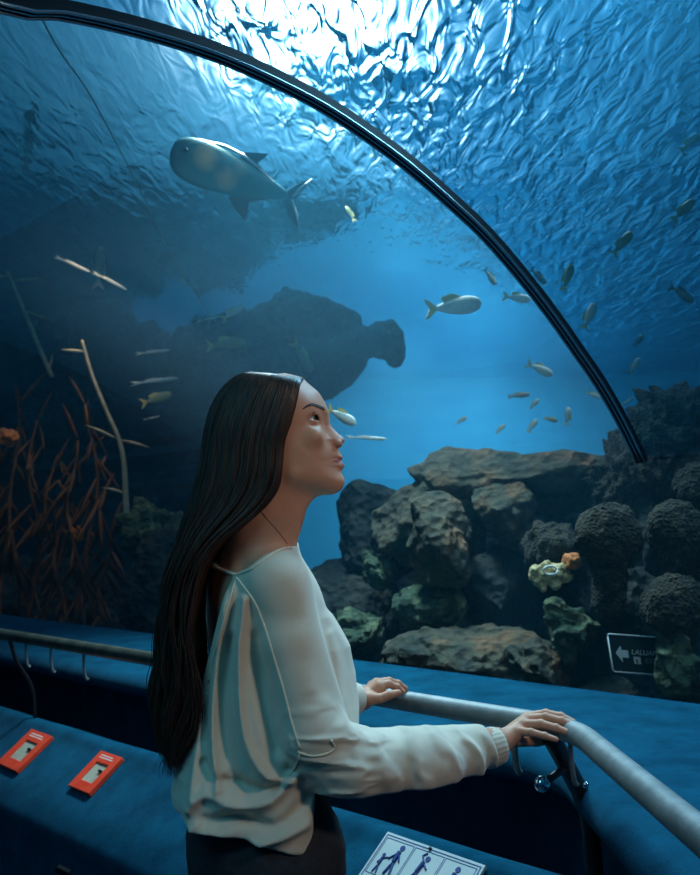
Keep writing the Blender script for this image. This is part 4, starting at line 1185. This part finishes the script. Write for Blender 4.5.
M['skin'] = noisy('skin', (.46, .225, .145), (.54, .28, .185), scale=18, rough=.52, bump=.08, bdist=.001, sss=.12, spec=.35)
M['skin'].node_tree.nodes['Principled BSDF'].inputs['Subsurface Radius'].default_value = (1, .35, .2)
M['skin'].node_tree.nodes['Principled BSDF'].inputs['Subsurface Scale'].default_value = .012
M['lips'] = noisy('lips', (.33, .10, .09), (.40, .14, .12), scale=60, rough=.38, bump=.15, bdist=.0008)
M['brow'] = noisy('brow_hair', (.020, .012, .009), (.06, .035, .025), scale=250, rough=.7, bump=.5, bdist=.001)
M['hair'] = noisy('dark_brown_hair', (.016, .009, .007), (.050, .027, .019), scale=14, rough=.38, bump=.25, bdist=.002, coord='Object', stretch=(6, 6, .5), spec=.55)
M['blouse'] = noisy('cream_jersey', (.50, .475, .39), (.58, .55, .46), scale=7, rough=.82, bump=.12, bdist=.002, sheen=.3, spec=.2)
M['seam'] = simple('cream_seam', (.66, .62, .50), .8)
M['jeans'] = noisy('black_denim', (.008, .010, .016), (.018, .022, .032), scale=60, rough=.85, bump=.3, bdist=.001)
M['shoe'] = simple('white_canvas_shoe', (.5, .5, .48), .7)

woman = empty('person', (hips[0], hips[1], 0), 'young woman in profile with long dark hair and cream blouse, looking up, hands on rail', 'person')
chunks = []
zc = float(HP(270, 520)[2])
def clip_lo(f, z0):
    return lambda p: np.maximum(f(p), z0 - p[:, 2])
def clip_hi(f, z0):
    return lambda p: np.maximum(f(p), p[:, 2] - z0)
hmin = HP(212, 530) - np.array([0, .09, 0]); hmax = HP(348, 368) + np.array([0, .09, 0])
chunks.append(sdf_mesh(clip_lo(upper_f, zc - .004), np.minimum(hmin, hmax), np.maximum(hmin, hmax), .00125))
def full_lower(p): return smin(body_f(p), head_f(p), .02)
# fore-arms stop inside the cuffs where the hands take over
c = A(upc)
chunks.append(sdf_mesh(clip_hi(full_lower, zc + .004), (c[0] - .24, c[1] - .34, c[2] - .42), (.33, c[1] + .46, zc + .02), .004))
chunks.append(sdf_mesh(clip_hi(full_lower, c[2] - .41), (c[0] - .28, c[1] - .34, -.01), (c[0] + .34, c[1] + .40, c[2] - .40), .008))
for H, e in ((handR_def, elR), (handL_def, elL)):
    fore = H['w'] + (e - H['w']) / np.linalg.norm(e - H['w']) * .07
    pts = np.array([H['w'], fore] + H['idx'] + H['pky'] + H['thb'] + H['mid'])
    chunks.append(sdf_mesh(lambda p: hand_f(p, H, fore), pts.min(0) - .035, pts.max(0) + .035, .00125))
np_mesh('body', chunks, M['skin'], woman)

# eyes
for i, e in enumerate(EYE):
    m, t, b = mat('eye'); pset(b, rough=.08, spec=.6)
    bm = bmesh.new(); bmesh.ops.create_uvsphere(bm, u_segments=48, v_segments=32, radius=EYE_R)
    me = bpy.data.meshes.new('eyeball'); bm.to_mesh(me); bm.free(); me.shade_smooth()
    eb = bpy.data.objects.new('eyeball', me); COL.objects.link(eb); eb.location = e
    eb.parent = woman; eb.matrix_parent_inverse = Matrix.Translation(-woman.location)
    eb.rotation_euler = Vector(GAZ).to_track_quat('Z', 'Y').to_euler()
    tcn = t.nodes.new('ShaderNodeTexCoord'); sp = t.nodes.new('ShaderNodeSeparateXYZ'); t.links.new(tcn.outputs['Object'], sp.inputs[0])
    r = t.nodes.new('ShaderNodeValToRGB'); r.color_ramp.interpolation = 'LINEAR'
    mp = t.nodes.new('ShaderNodeMapRange'); mp.inputs[1].default_value = 0; mp.inputs[2].default_value = EYE_R
    t.links.new(sp.outputs[2], mp.inputs[0]); t.links.new(mp.outputs[0], r.inputs[0])
    E = r.color_ramp.elements
    E[0].position = .86; E[0].color = (.55, .52, .50, 1); E[1].position = .885; E[1].color = (.035, .02, .012, 1)
    q = E.new(.955); q.color = (.05, .028, .016, 1); q = E.new(.97); q.color = (.003, .003, .003, 1)
    t.links.new(r.outputs[0], b.inputs['Base Color']); me.materials.append(m)
# lips, brows, lashes as thin layers of their own
def lips_zone(p):
    q = p.copy(); q[:, 1] = HY - np.abs(p[:, 1] - HY)
    return cap(q, HP(344.5, 461.5, HY), HP(330.5, 461.0, HY - .0235), .0098, .0022)
b0 = HP(322, 474, HY - .034); b1 = HP(350, 449, HY + .034)
np_mesh('lips', [sdf_mesh(lambda p: np.maximum(head_f(p) - .0005, lips_zone(p)), np.minimum(b0, b1), np.maximum(b0, b1), .0009)], M['lips'], woman)
for s in (-1, 1):
    pts = [A(v) for v in smoothpath([HP(321, 410.0, HY + s * .020), HP(315, 407.0, HY + s * .033), HP(308.5, 405.8, HY + s * .043), HP(301.5, 409.5, HY + s * .052)], 5)]
    def bz(p):
        f = None; n_ = len(pts) - 1
        for i in range(n_):
            g = cap(p, pts[i], pts[i + 1], .0036 - .0022 * (i / n_) ** 2, .0036 - .0022 * ((i + 1) / n_) ** 2)
            f = g if f is None else np.minimum(f, g)
        return f
    P_ = np.array(pts)
    def bz2(p):      # project zone sideways onto the skin
        return bz(p)
    sp_ = []
    for q in pts:    # push the guide points onto the skin surface
        q = q.copy()
        for _ in range(12):
            e = .001; f0 = head_f(np.array([q]))[0]
            g = np.array([head_f(np.array([q + np.eye(3)[k] * e]))[0] - head_f(np.array([q - np.eye(3)[k] * e]))[0] for k in range(3)]); g /= np.linalg.norm(g) + 1e-9
            q = q - g * f0 * .8
        sp_.append(q)
    pts = sp_
    P_ = np.array(pts)
    np_mesh('eyebrow', [sdf_mesh(lambda p: np.maximum(head_f(p) - .0011, bz(p)), P_.min(0) - .008, P_.max(0) + .008, .0009)], M['brow'], woman)
    mb = MB()
    rr = random.Random(3)
    ec = EYE[0] if s < 0 else EYE[1]
    for k in range(26):
        a = -.95 + 1.9 * k / 25
        sd = math.sin(a) * (EYE_R + .001); v = .0064 - sd * sd * 22
        gg = math.sqrt(max((EYE_R + .0012) ** 2 - sd * sd - v * v, 1e-6))
        o0 = ec + GAZ * gg + GUP * v + np.array([0, sd * 1, 0])
        out = GAZ * .8 + GUP * .5 + np.array([0, math.sin(a) * .9 * 1, 0]); out /= np.linalg.norm(out)
        L = .0058 * rr.uniform(.8, 1.1)
        mb.tube([o0, o0 + out * L * .5, o0 + out * L + GUP * L * .35], [.00035, .0003, .0001], 4)
    mb.build('eyelashes', M['brow'], woman)

# ---- blouse
def zrow(px_l, px_r, py, Yc, b):
    l = U(px_l, py, Yc); r = U(px_r, py, Yc)
    return (l.z, (l.x + r.x) / 2, (r.x - l.x) / 2, Yc, b)
brow_ = [zrow(214, 292, 548, 1.675, .120), zrow(205, 296, 566, 1.675, .155), zrow(198, 312, 592, 1.68, .165), zrow(196, 333, 615, 1.68, .165), zrow(194, 350, 645, 1.685, .165), zrow(191, 358, 672, 1.685, .165),
         zrow(187, 362, 705, 1.68, .165), zrow(183, 361, 740, 1.675, .168), zrow(179, 350, 775, 1.67, .172), zrow(177, 332, 805, 1.665, .175), zrow(176, 324, 830, 1.66, .178), zrow(178, 318, 875, 1.66, .178)]
brow_.sort()
BR = np.array(brow_)
z_hem = BR[0, 0]
FC = HP(237, 576, 1.57)      # where folds fan out from
def bodice_f(p):
    z = p[:, 2]
    cx = np.interp(z, BR[:, 0], BR[:, 1]); a = np.interp(z, BR[:, 0], BR[:, 2]); cy = np.interp(z, BR[:, 0], BR[:, 3]); b = np.interp(z, BR[:, 0], BR[:, 4])
    X = p[:, 0] - cx; Y = p[:, 1] - cy
    # slightly rotated section
    e = np.interp(z, [z_hem, z_hem + .12, z_hem + .25], [3.6, 3.0, 2.0])
    q = (np.abs(X / a) ** e + np.abs(Y / b) ** e) ** (1 / e) + 1e-9
    d = (q - 1) * np.minimum(a, b)
    top = z - BR[-1, 0]
    return d
def sleeve_f(p):
    sh = HP(284, 588, 1.565)
    f = cap(p, HP(270, 580, 1.575), HP(288, 640, 1.54), .050, .047)
    f = smin(f, cap(p, HP(288, 640, 1.54), HP(314, 735, 1.52), .047, .050), .02)
    f = smin(f, cap(p, HP(314, 735, 1.52), HP(348, 768, 1.54), .050, .058), .03)
    f = smin(f, cap(p, HP(352, 768, 1.54), HP(420, 764, 1.60), .058, .056), .03)
    f = smin(f, cap(p, HP(420, 764, 1.60), HP(462, 756, 1.66), .056, .042), .03)
    f = smin(f, cap(p, HP(462, 756, 1.66), HP(489, 748, 1.695), .040, .031), .02)
    return f
def sleeveL_f(p):
    f = cap(p, shL, elL, .058, .060)
    return smin(f, cap(p, elL, wrL - (wrL - elL) * .12, .056, .034), .02)
def folds(p):
    x, y, z = p[:, 0], p[:, 1], p[:, 2]
    # fan of long folds down the back and side, starting at the neckline corner
    dx = x - FC[0]; dz = FC[2] - z
    ang = np.arctan2(dx + .05, dz + .10) * 1.0
    rad = np.hypot(dx, dz)
    a1 = ang * 19 + .9 * fbm(p * np.array([9, 9, 3]) + 3, 2) + y * 6
    g1 = (.5 + .5 * np.sin(a1)) ** 2.2 * np.clip(rad * 6, 0, 1)
    wt = np.clip((z_hem + .62 - z) / .1, 0, 1)
    # gathers near the hem
    a2 = x * 95 + fbm(p * np.array([10, 10, 5]) + 9, 2) * 3
    g2 = (.5 + .5 * np.sin(a2)) * np.clip(1 - (z - z_hem) / .11, 0, 1)
    # drape swags above the hem
    n = fbm(np.stack([x * 5 + z * 3, y * 5, z * 14 - x * 9], 1) + 4, 3)
    g3 = np.clip(1 - np.abs(n) * 2.2, 0, 1) * np.clip(1 - np.abs(z - z_hem - .12) / .13, 0, 1)
    r = .006 * g1 * wt + .005 * g2 + .007 * g3 - .005
    near = np.clip((1.66 - y) / .06, 0, 1)
    for pl, am, wd in FOLDS:
        d = None
        for i in range(len(pl) - 1):
            ax_, az_ = pl[i]; bx_, bz_ = pl[i + 1]
            ex, ez = bx_ - ax_, bz_ - az_
            t = np.clip(((x - ax_) * ex + (z - az_) * ez) / (ex * ex + ez * ez), 0, 1)
            q = (x - ax_ - ex * t) ** 2 + (z - az_ - ez * t) ** 2
            d = q if d is None else np.minimum(d, q)
        r = r + am * np.exp(-d / (wd * wd)) * near
    return -r
def fpl(l):
    return [(HP(a, b, 1.50)[0], HP(a, b, 1.50)[2]) for a, b in sm2(l, 3)]
FOLDS = [(fpl([(231, 582), (223, 607), (211, 680), (209, 740), (217, 790)]), .014, .0075),
         (fpl([(244, 600), (237, 671), (244, 740), (268, 776), (292, 780)]), .016, .0085),
         (fpl([(226, 640), (221, 700), (226, 760), (245, 795)]), -.010, .009),
         (fpl([(258, 640), (262, 700), (276, 750)]), -.016, .014),
         (fpl([(196, 700), (192, 750), (189, 800)]), .008, .008),
         (fpl([(186, 812), (205, 796), (236, 806), (270, 800), (302, 770)]), .012, .009),
         (fpl([(200, 770), (214, 782), (240, 786), (270, 790), (300, 760)]), -.010, .009),
         (fpl([(205, 822), (240, 818), (275, 826), (306, 800)]), -.010, .010),
         (fpl([(255, 842), (280, 838), (308, 826)]), .008, .008),
         (fpl([(330, 640), (338, 670), (340, 710)]), .006, .010),
         (fpl([(300, 600), (306, 640), (318, 700), (326, 735)]), -.008, .006)]
def sleeve_folds(p):
    t, _ = capt(p, HP(326, 748, 1.53), HP(489, 748, 1.695))
    n = fbm(p * 14 + 2, 3)
    w = t * 34 + n * 2.6 + (p[:, 2]) * 26
    g = (.5 + .5 * np.sin(w)) ** 1.6
    n2 = fbm(np.stack([p[:, 0] * 9, p[:, 1] * 9, p[:, 2] * 26], 1) + 11, 3)
    up = np.clip(1 - np.abs(n2) * 2.4, 0, 1)
    el = np.clip(1 - np.linalg.norm(p - HP(330, 760, 1.5), axis=1) / .13, 0, 1)
    amp = np.clip(t * 4, 0, 1) * (.0055 + .004 * np.clip((t - .6) * 3, 0, 1))
    return -(g * amp + up * el * .009) + .003
NECK = [HP(196, 566, 1.60), HP(214, 566, 1.58), HP(236, 573.5, 1.565), HP(252, 566, 1.56), HP(268, 554, 1.565), HP(282, 548, 1.60), HP(288, 545, 1.66), HP(285, 545, 1.74)]
def blouse_f(p, fold=True):
    b = bodice_f(p); s = sleeve_f(p)
    if fold:
        b = b + folds(p); s = s + sleeve_folds(p)
    f = smin(b, s, .022)
    f = smin(f, sleeveL_f(p), .02)
    # rounded shoulder yoke
    body = torso_f(p)
    yoke = smin(body, arms_f(p), .03) - .007
    zt = HP(262, 585)[2]
    lim = np.interp(p[:, 2], [zt - .12, zt - .05, zt + .01], [0.15, .04, -.001])
    f = smax(f, yoke - np.maximum(lim, 0.0), .012)
    f = smin(f, smax(yoke, np.maximum(p[:, 2] - zt - .09, z_hem + .03 - p[:, 2]), .01), .008)
    f = smax(f, -(np.linalg.norm(p - wrR, axis=1) - .045), .01); f = smax(f, -(np.linalg.norm(p - wrL, axis=1) - .035), .01)
    # open neckline: scoop that bares neck, shoulder top and upper back
    x, y, z = p[:, 0], p[:, 1], p[:, 2]
    ux = p[:, 0] - A(upc)[0]
    cut = neck_cut(p)
    f = smax(f, -cut, .002)
    # hem, side slit
    hem = z_hem + .012 + .018 * np.sin((x + .3) * 14) * 0
    xl = HP(178, 830)[0]; xr = HP(312, 855)[0]
    H5 = lambda a, b: HP(a, b, 1.51)
    hz = np.interp(x, [H5(178, 818)[0], H5(190, 832)[0], H5(245, 837)[0], H5(290, 852)[0], H5(312, 857)[0]], [H5(178, 818)[2], H5(190, 832)[2], H5(245, 837)[2], H5(290, 852)[2], H5(312, 857)[2]])
    f = smax(f, hz - z, .006)
    # the front panel ends higher than the back one (behind the fore-arm)
    fr = smax(HP(313, 830, 1.52)[0] - x, z - HP(313, 796, 1.51)[2], .005)
    f = smax(f, -fr, .006)
    return f
def neck_cut(p):
    """keyhole opening on the back + boat neck: a solid that is carved out (negative inside)"""
    # boat neck: everything above a tilted curved sheet
    x, z, y = p[:, 0], p[:, 2], p[:, 1]
    kx = [XP(q) for q in (180, 212, 236, 252, 268, 280, 292, 330)]
    kz = [ZP(q) for q in (566, 566, 574, 567, 555, 548.5, 546, 546)]
    zn = np.interp(x, kx, kz) 
    zn = zn + np.clip((y - 1.60) * .25, 0, .03) 
    boat = zn - z
    # keyhole on the back, from the tie down
    kh_x = np.interp(z, [ZP(684), ZP(650), ZP(615), ZP(590), ZP(578)], [XP(205), XP(213), XP(223), XP(231), XP(236)])
    key = np.maximum(x - kh_x, np.maximum(z - HP(0, 569)[2], HP(0, 684)[2] - z))
    key = np.maximum(key, y - 1.93)
    return smin(boat, key, .002)
b0 = HP(165, 875, 1.5); bl = sdf_mesh(blouse_f, (b0[0] - .02, 1.40, z_hem - .01), (HP(500, 0, 1.72)[0] + .005, 2.06, HP(0, 535)[2]), .0026)
# keep the blouse from swallowing the hands
blouse = np_mesh('blouse', [bl], M['blouse'], woman)
def seam(pxs, r=.0021, nm='seam', fn=None, lift=.0009, Y0=1.2):
    pts = []
    P2 = sm2(pxs, 7)
    for q in P2:
        h, g = hit(fn or blouse_f, q[0], q[1], Y0, 2.2, 900, lift); pts.append(h)
    # smooth outliers
    pts = [pts[0]] + [(pts[i - 1] + pts[i] * 2 + pts[i + 1]) / 4 for i in range(1, len(pts) - 1)] + [pts[-1]]
    mb = MB(); mb.tube(pts, r, 8); return mb.build(nm, M['seam'], woman)
seam([(236, 577), (245, 588), (256, 604), (266, 630), (275, 660), (284, 690), (292, 722), (300, 748)])
seam([(298, 752), (312, 756), (326, 754), (334, 748), (331, 740)])
seam([(300, 752), (297, 764), (290, 776)])
seam([(237, 578), (232, 592), (227, 608), (220, 634), (214, 660), (209, 682)])
# neckline binding and tie across the back
mb = MB()
pts = []
for q in sm2([(236, 575), (252, 569), (266, 559), (276, 552.5), (284, 549), (290, 548.5)], 6):
    h, g = hit(blouse_f, q[0], q[1], 1.2, 2.2, 900, .0005); pts.append(h)
pts = [pts[0]] + [(pts[i - 1] + pts[i] * 2 + pts[i + 1]) / 4 for i in range(1, len(pts) - 1)] + [pts[-1]]
mb.tube(pts, .0026, 8); mb.build('neckline_binding', M['seam'], woman)
mb = MB()
tie = [pts[0]]
bt = [(226, 571.5), (217, 567.5), (207, 564.5), (198, 562)]
for q in bt:
    h, g = hit(lambda p: torso_f(p) - .002, q[0], q[1], 1.2, 2.2, 900, .002); tie.append(h)
mb.tube(smoothpath(tie, 5), .0030, 8); mb.build('neck_tie', M['seam'], woman)
# ribbed cuff
mb = MB()
wd = Vector(wrR - elR).normalized()
c0 = Vector(HP(484, 749.5, 1.692)); c1 = Vector(HP(498, 745, 1.707)); dd = (c1 - c0).normalized()
n_ = 40
pts = []; rr_ = []
for i, (t_, r_) in enumerate(((-.2, .026), (-.1, .031), (0, .0345), (.3, .0355), (.7, .0345), (1, .0325), (1.05, .029), (.9, .0265), (.3, .026))):
    pts.append(c0.lerp(c1, t_)); rr_.append(r_)
x_ = dd.cross(Vector((0, 0, 1))).normalized(); y_ = dd.cross(x_)
vs = []
for p_, r_ in zip(pts, rr_):
    for k in range(96):
        a = 2 * math.pi * k / 96; rb = r_ + .0004 * math.sin(a * 24)
        vs.append(p_ + x_ * math.cos(a) * rb + y_ * math.sin(a) * rb * 1.0)
mb.add(vs, grid_faces(len(pts), 96, wrap_c=True)); mb.build('cuff', M['blouse'], woman)

# ---- jeans and shoes
def jeans_f(p):
    f = smin(legs_f(p, .007), ell(p, A(hips), (.126, .166, .14), RT), .04)
    f = smin(f, smax(ell(p, waist, (.094, .124, .16), RT), p[:, 2] - (hips[2] + .12), .01), .05)
    n = fbm(p * np.array([10, 10, 22]), 3)
    f = f - .003 * np.clip(1 - np.abs(n) * 3, 0, 1)
    f = smax(f, p[:, 2] - (hips[2] + .11), .004)
    return smax(f, .08 - p[:, 2], .004)
jn = np_mesh('jeans', [sdf_mesh(jeans_f, (c[0] - .30, c[1] - .36, .05), (c[0] + .36, c[1] + .42, hips[2] + .13), .005)], M['jeans'], woman)
np_mesh('shoe', [sdf_mesh(lambda p: smax(cap(p, footR + np.array([0, 0, .05]), footR + TF * .15 + np.array([0, 0, .035]), .044, .036), .001 - p[:, 2], .004), footR - .08, footR + np.array([.26, .22, .12]), .005)], M['shoe'], woman)
np_mesh('shoe', [sdf_mesh(lambda p: smax(cap(p, footL + np.array([0, 0, .05]), footL + TF * .15 + np.array([0, 0, .035]), .044, .036), .001 - p[:, 2], .004), footL - .08, footL + np.array([.26, .22, .12]), .005)], M['shoe'], woman)
# necklace cord
mb = MB(); pts = []
for q in sm2([(262, 512), (268, 520), (276, 529), (283, 538), (287, 544)], 5):
    h, g = hit(upper_f, q[0], q[1], 1.2, 2.2, 900, .0008); pts.append(h)
mb.tube(pts, .0006, 6); mb.build('necklace', simple('dark_cord', (.05, .035, .03), .5), woman)

# ---- hair
ef = smoothpath([(304, 380.5, 0), (301.5, 388, 0), (299.5, 404, 0), (294, 427, 0), (287.5, 447, 0), (285, 474, 0), (281, 491, 0), (270, 507, 0), (252, 523, 0), (228, 541, 0), (211, 561, 0), (202, 586, 0), (198, 620, 0), (200, 654, 0), (202, 685, 0), (199, 714, 0), (189, 742, 0), (178, 762, 0)], 8)
eb_ = smoothpath([(252, 373.0, 0), (238, 378.5, 0), (223, 392, 0), (212, 412, 0), (206, 438, 0), (203, 462, 0), (198, 484, 0), (192, 505, 0), (185, 523, 0), (178, 545, 0), (172, 566, 0), (167, 590, 0), (163, 620, 0), (159.5, 650, 0), (156.5, 678, 0), (158.5, 705, 0), (163, 732, 0), (170, 757, 0)], 8)
NT = len(ef)
tt = np.linspace(0, 1, NT)
Wt = np.interp(tt, [0, .012, .03, .05, .08, .13, .2, .3, .4, .5, .6, .75, .9, 1], [.003, .030, .052, .065, .074, .080, .083, .083, .080, .074, .066, .056, .045, .022])
Yt = np.interp(tt, [0, .35, .5, .6, 1], [HY, HY, 1.60, 1.595, 1.60])
EFx = np.array([[v.x, v.y] for v in ef]); EBx = np.array([[v.x, v.y] for v in eb_])
def hair_pt(t, th, off=0.0):
    """th 0 = front edge on the near side, .5 = back, 1 = front edge far side"""
    fx = np.interp(t, tt, EFx[:, 0]); fy = np.interp(t, tt, EFx[:, 1]); bx = np.interp(t, tt, EBx[:, 0]); by = np.interp(t, tt, EBx[:, 1])
    W_ = np.interp(t, tt, Wt); Y_ = np.interp(t, tt, Yt)
    a = np.abs(th - .5) * 2                      # 1 at the front edges, 0 at the back
    s = np.sin(a * math.pi / 2 * .93) if False else None
    g = 1 - np.cos((1 - a) * math.pi / 2)       # 0 at front .. 1 at back
    g = (1 - a) ** 1.25 * .35 + np.sin((1 - a) * math.pi / 2) ** 1.6 * .65
    dep = np.sqrt(np.clip(1 - (g * .98) ** 2.1, 0, 1))
    # front edge tucks in against the temple
    dep = dep * (1 - .16 * np.clip((a - .8) / .2, 0, 1) ** 2)
    px = fx + (bx - fx) * g; py = fy + (by - fy) * g
    sgn = np.where(th < .5, -1, 1)
    Yd = Y_ + sgn * dep * (W_ + off)
    # outward push in the picture plane
    ox = -g * off / 1.78e-3 * .9
    px = px + ox
    x = (px - 350) / F * Y_; 
    cz, sz = math.cos(PITCH), math.sin(PITCH)
    uq = (437.5 - py) / F; k = Y_ / (cz - sz * uq)
    return np.stack([(px - 350) / F * k, Yd, (sz + cz * uq) * k + CAM_H + (off * .8 * np.clip(1 - t * 6, 0, 1))], -1)
nth = 72; nt_ = 150
TT, TH = np.meshgrid(np.linspace(0, 1, nt_), np.linspace(0, 1, nth), indexing='ij')
tw = TH.ravel(); t0 = TT.ravel()
groove = .0022 * (np.sin(tw * 260 + 3 * np.sin(t0 * 5 + tw * 20)) * .5 + vn(np.stack([tw * 60, t0 * 4, tw * 0], 1))) - .0035
pts = hair_pt(t0, tw, groove)
sh_ = np.clip((t0 - .72) / .28, 0, 1)[:, None] ** 1.2
ctr_ = hair_pt(t0, tw * 0 + .5, groove * 0) * .5 + hair_pt(t0, tw * 0, groove * 0) * .25 + hair_pt(t0, tw * 0 + 1, groove * 0) * .25
pts = pts * (1 - sh_ * .75) + ctr_ * sh_ * .75
pts[:, 2] += sh_[:, 0] * .035
fs = np.array(grid_faces(nt_, nth))
cl = np.array([(r * nth + nth - 1, r * nth, (r + 1) * nth, (r + 1) * nth + nth - 1) for r in range(nt_ - 1)])
hair = np_mesh('hair', [(pts, np.concatenate([fs, cl]))], M['hair'], woman, flip=False)
# strands
rs = np.random.RandomState(11)
NS = 4200; K = 44
thc = np.concatenate([rs.beta(1, 1, int(NS * .74)) * .56, .56 + rs.rand(NS - int(NS * .74)) * .44])
t = np.linspace(0, 1, K)
cl_id = np.floor(thc * 46)
cph = rs.rand(60) * 6.28; cam_ = rs.rand(60)
V = []; Q = []
T_ = t[None, :].repeat(NS, 0)
tend = (1.0 - rs.rand(NS) ** 1.3 * .30 + .03 * rs.rand(NS))[:, None]; tst = (rs.rand(NS) ** 3 * .03)[:, None]
T_ = tst + (tend - tst) * T_
th = thc[:, None] + .010 * (rs.rand(NS)[:, None] - .5) + (.007 * np.sin(T_ * 7 + cph[cl_id.astype(int)][:, None]) + .010 * np.sin(T_ * 4.2 + rs.rand(NS)[:, None] * 6.28) * .5) * np.clip(T_ * 3, 0, 1)
# pull towards clump centres lower down
ctr = (cl_id + .5) / 46
th = th + (ctr[:, None] - thc[:, None]) * .55 * np.clip(T_ * 1.8 - .4, 0, 1)
th = np.clip(th, .002, .998)
off = (rs.rand(NS)[:, None] * .0042 - .0015) + .0022 * np.sin(T_ * 9 + rs.rand(NS)[:, None] * 6.28) * T_
cl_off = (.0035 * np.sin(cam_[cl_id.astype(int)] * 40))[:, None] * np.clip(T_ * 2, 0, 1)
off = off + cl_off
fly = (rs.rand(NS) < .035)[:, None]
off = off + fly * (T_ ** 1.5) * .012 * rs.rand(NS)[:, None]
C_ = hair_pt(np.minimum(T_, 1).ravel(), th.ravel(), off.ravel()).reshape(NS, K, 3)
C_[:, :, 2] -= np.clip(T_ - 1, 0, 1) * .9
wv = np.clip(T_ - .45, 0, 1) * .018
C_[:, :, 0] += wv * np.sin(T_ * 26 + cph[cl_id.astype(int)][:, None] * 2)
# wispy sideways drift of the ends
C_[:, :, 0] += ((T_ - .55).clip(0) ** 1.5) * (rs.randn(NS)[:, None] * .018)
C_[:, :, 1] += ((T_ - .5).clip(0) ** 1.5) * (rs.randn(NS)[:, None] * .03)
tan = np.gradient(C_, axis=1); tan /= np.linalg.norm(tan, axis=2, keepdims=True) + 1e-9
ax1 = np.cross(tan, np.array([.2, 1, .1])); ax1 /= np.linalg.norm(ax1, axis=2, keepdims=True) + 1e-9
ax2 = np.cross(tan, ax1)
rad = (.00062 + .0005 * rs.rand(NS))[:, None] * np.interp(t, [0, .1, .8, 1], [.8, 1, .9, .25])[None]
ring = []
for k in range(3):
    a = 2 * math.pi * k / 3 + .5
    ring.append(C_ + (ax1 * math.cos(a) + ax2 * math.sin(a)) * rad[:, :, None])
R_ = np.stack(ring, 2).reshape(-1, 3)
base = (np.arange(NS)[:, None] * K + np.arange(K - 1)[None])[:, :, None] * 3
kk = np.arange(3)[None, None]
q0 = base + kk; q1 = base + (kk + 1) % 3
Qd = np.stack([q0, q1, q1 + 3, q0 + 3], -1).reshape(-1, 4)
M['strand'] = noisy('brown_hair_strands', (.014, .009, .007), (.055, .032, .023), scale=20, rough=.36, bump=0, coord='Object', stretch=(9, 9, .8), spec=.6)
np_mesh('hair_strands', [(R_, Qd)], M['strand'], hair, flip=False).matrix_parent_inverse = Matrix.Identity(4)
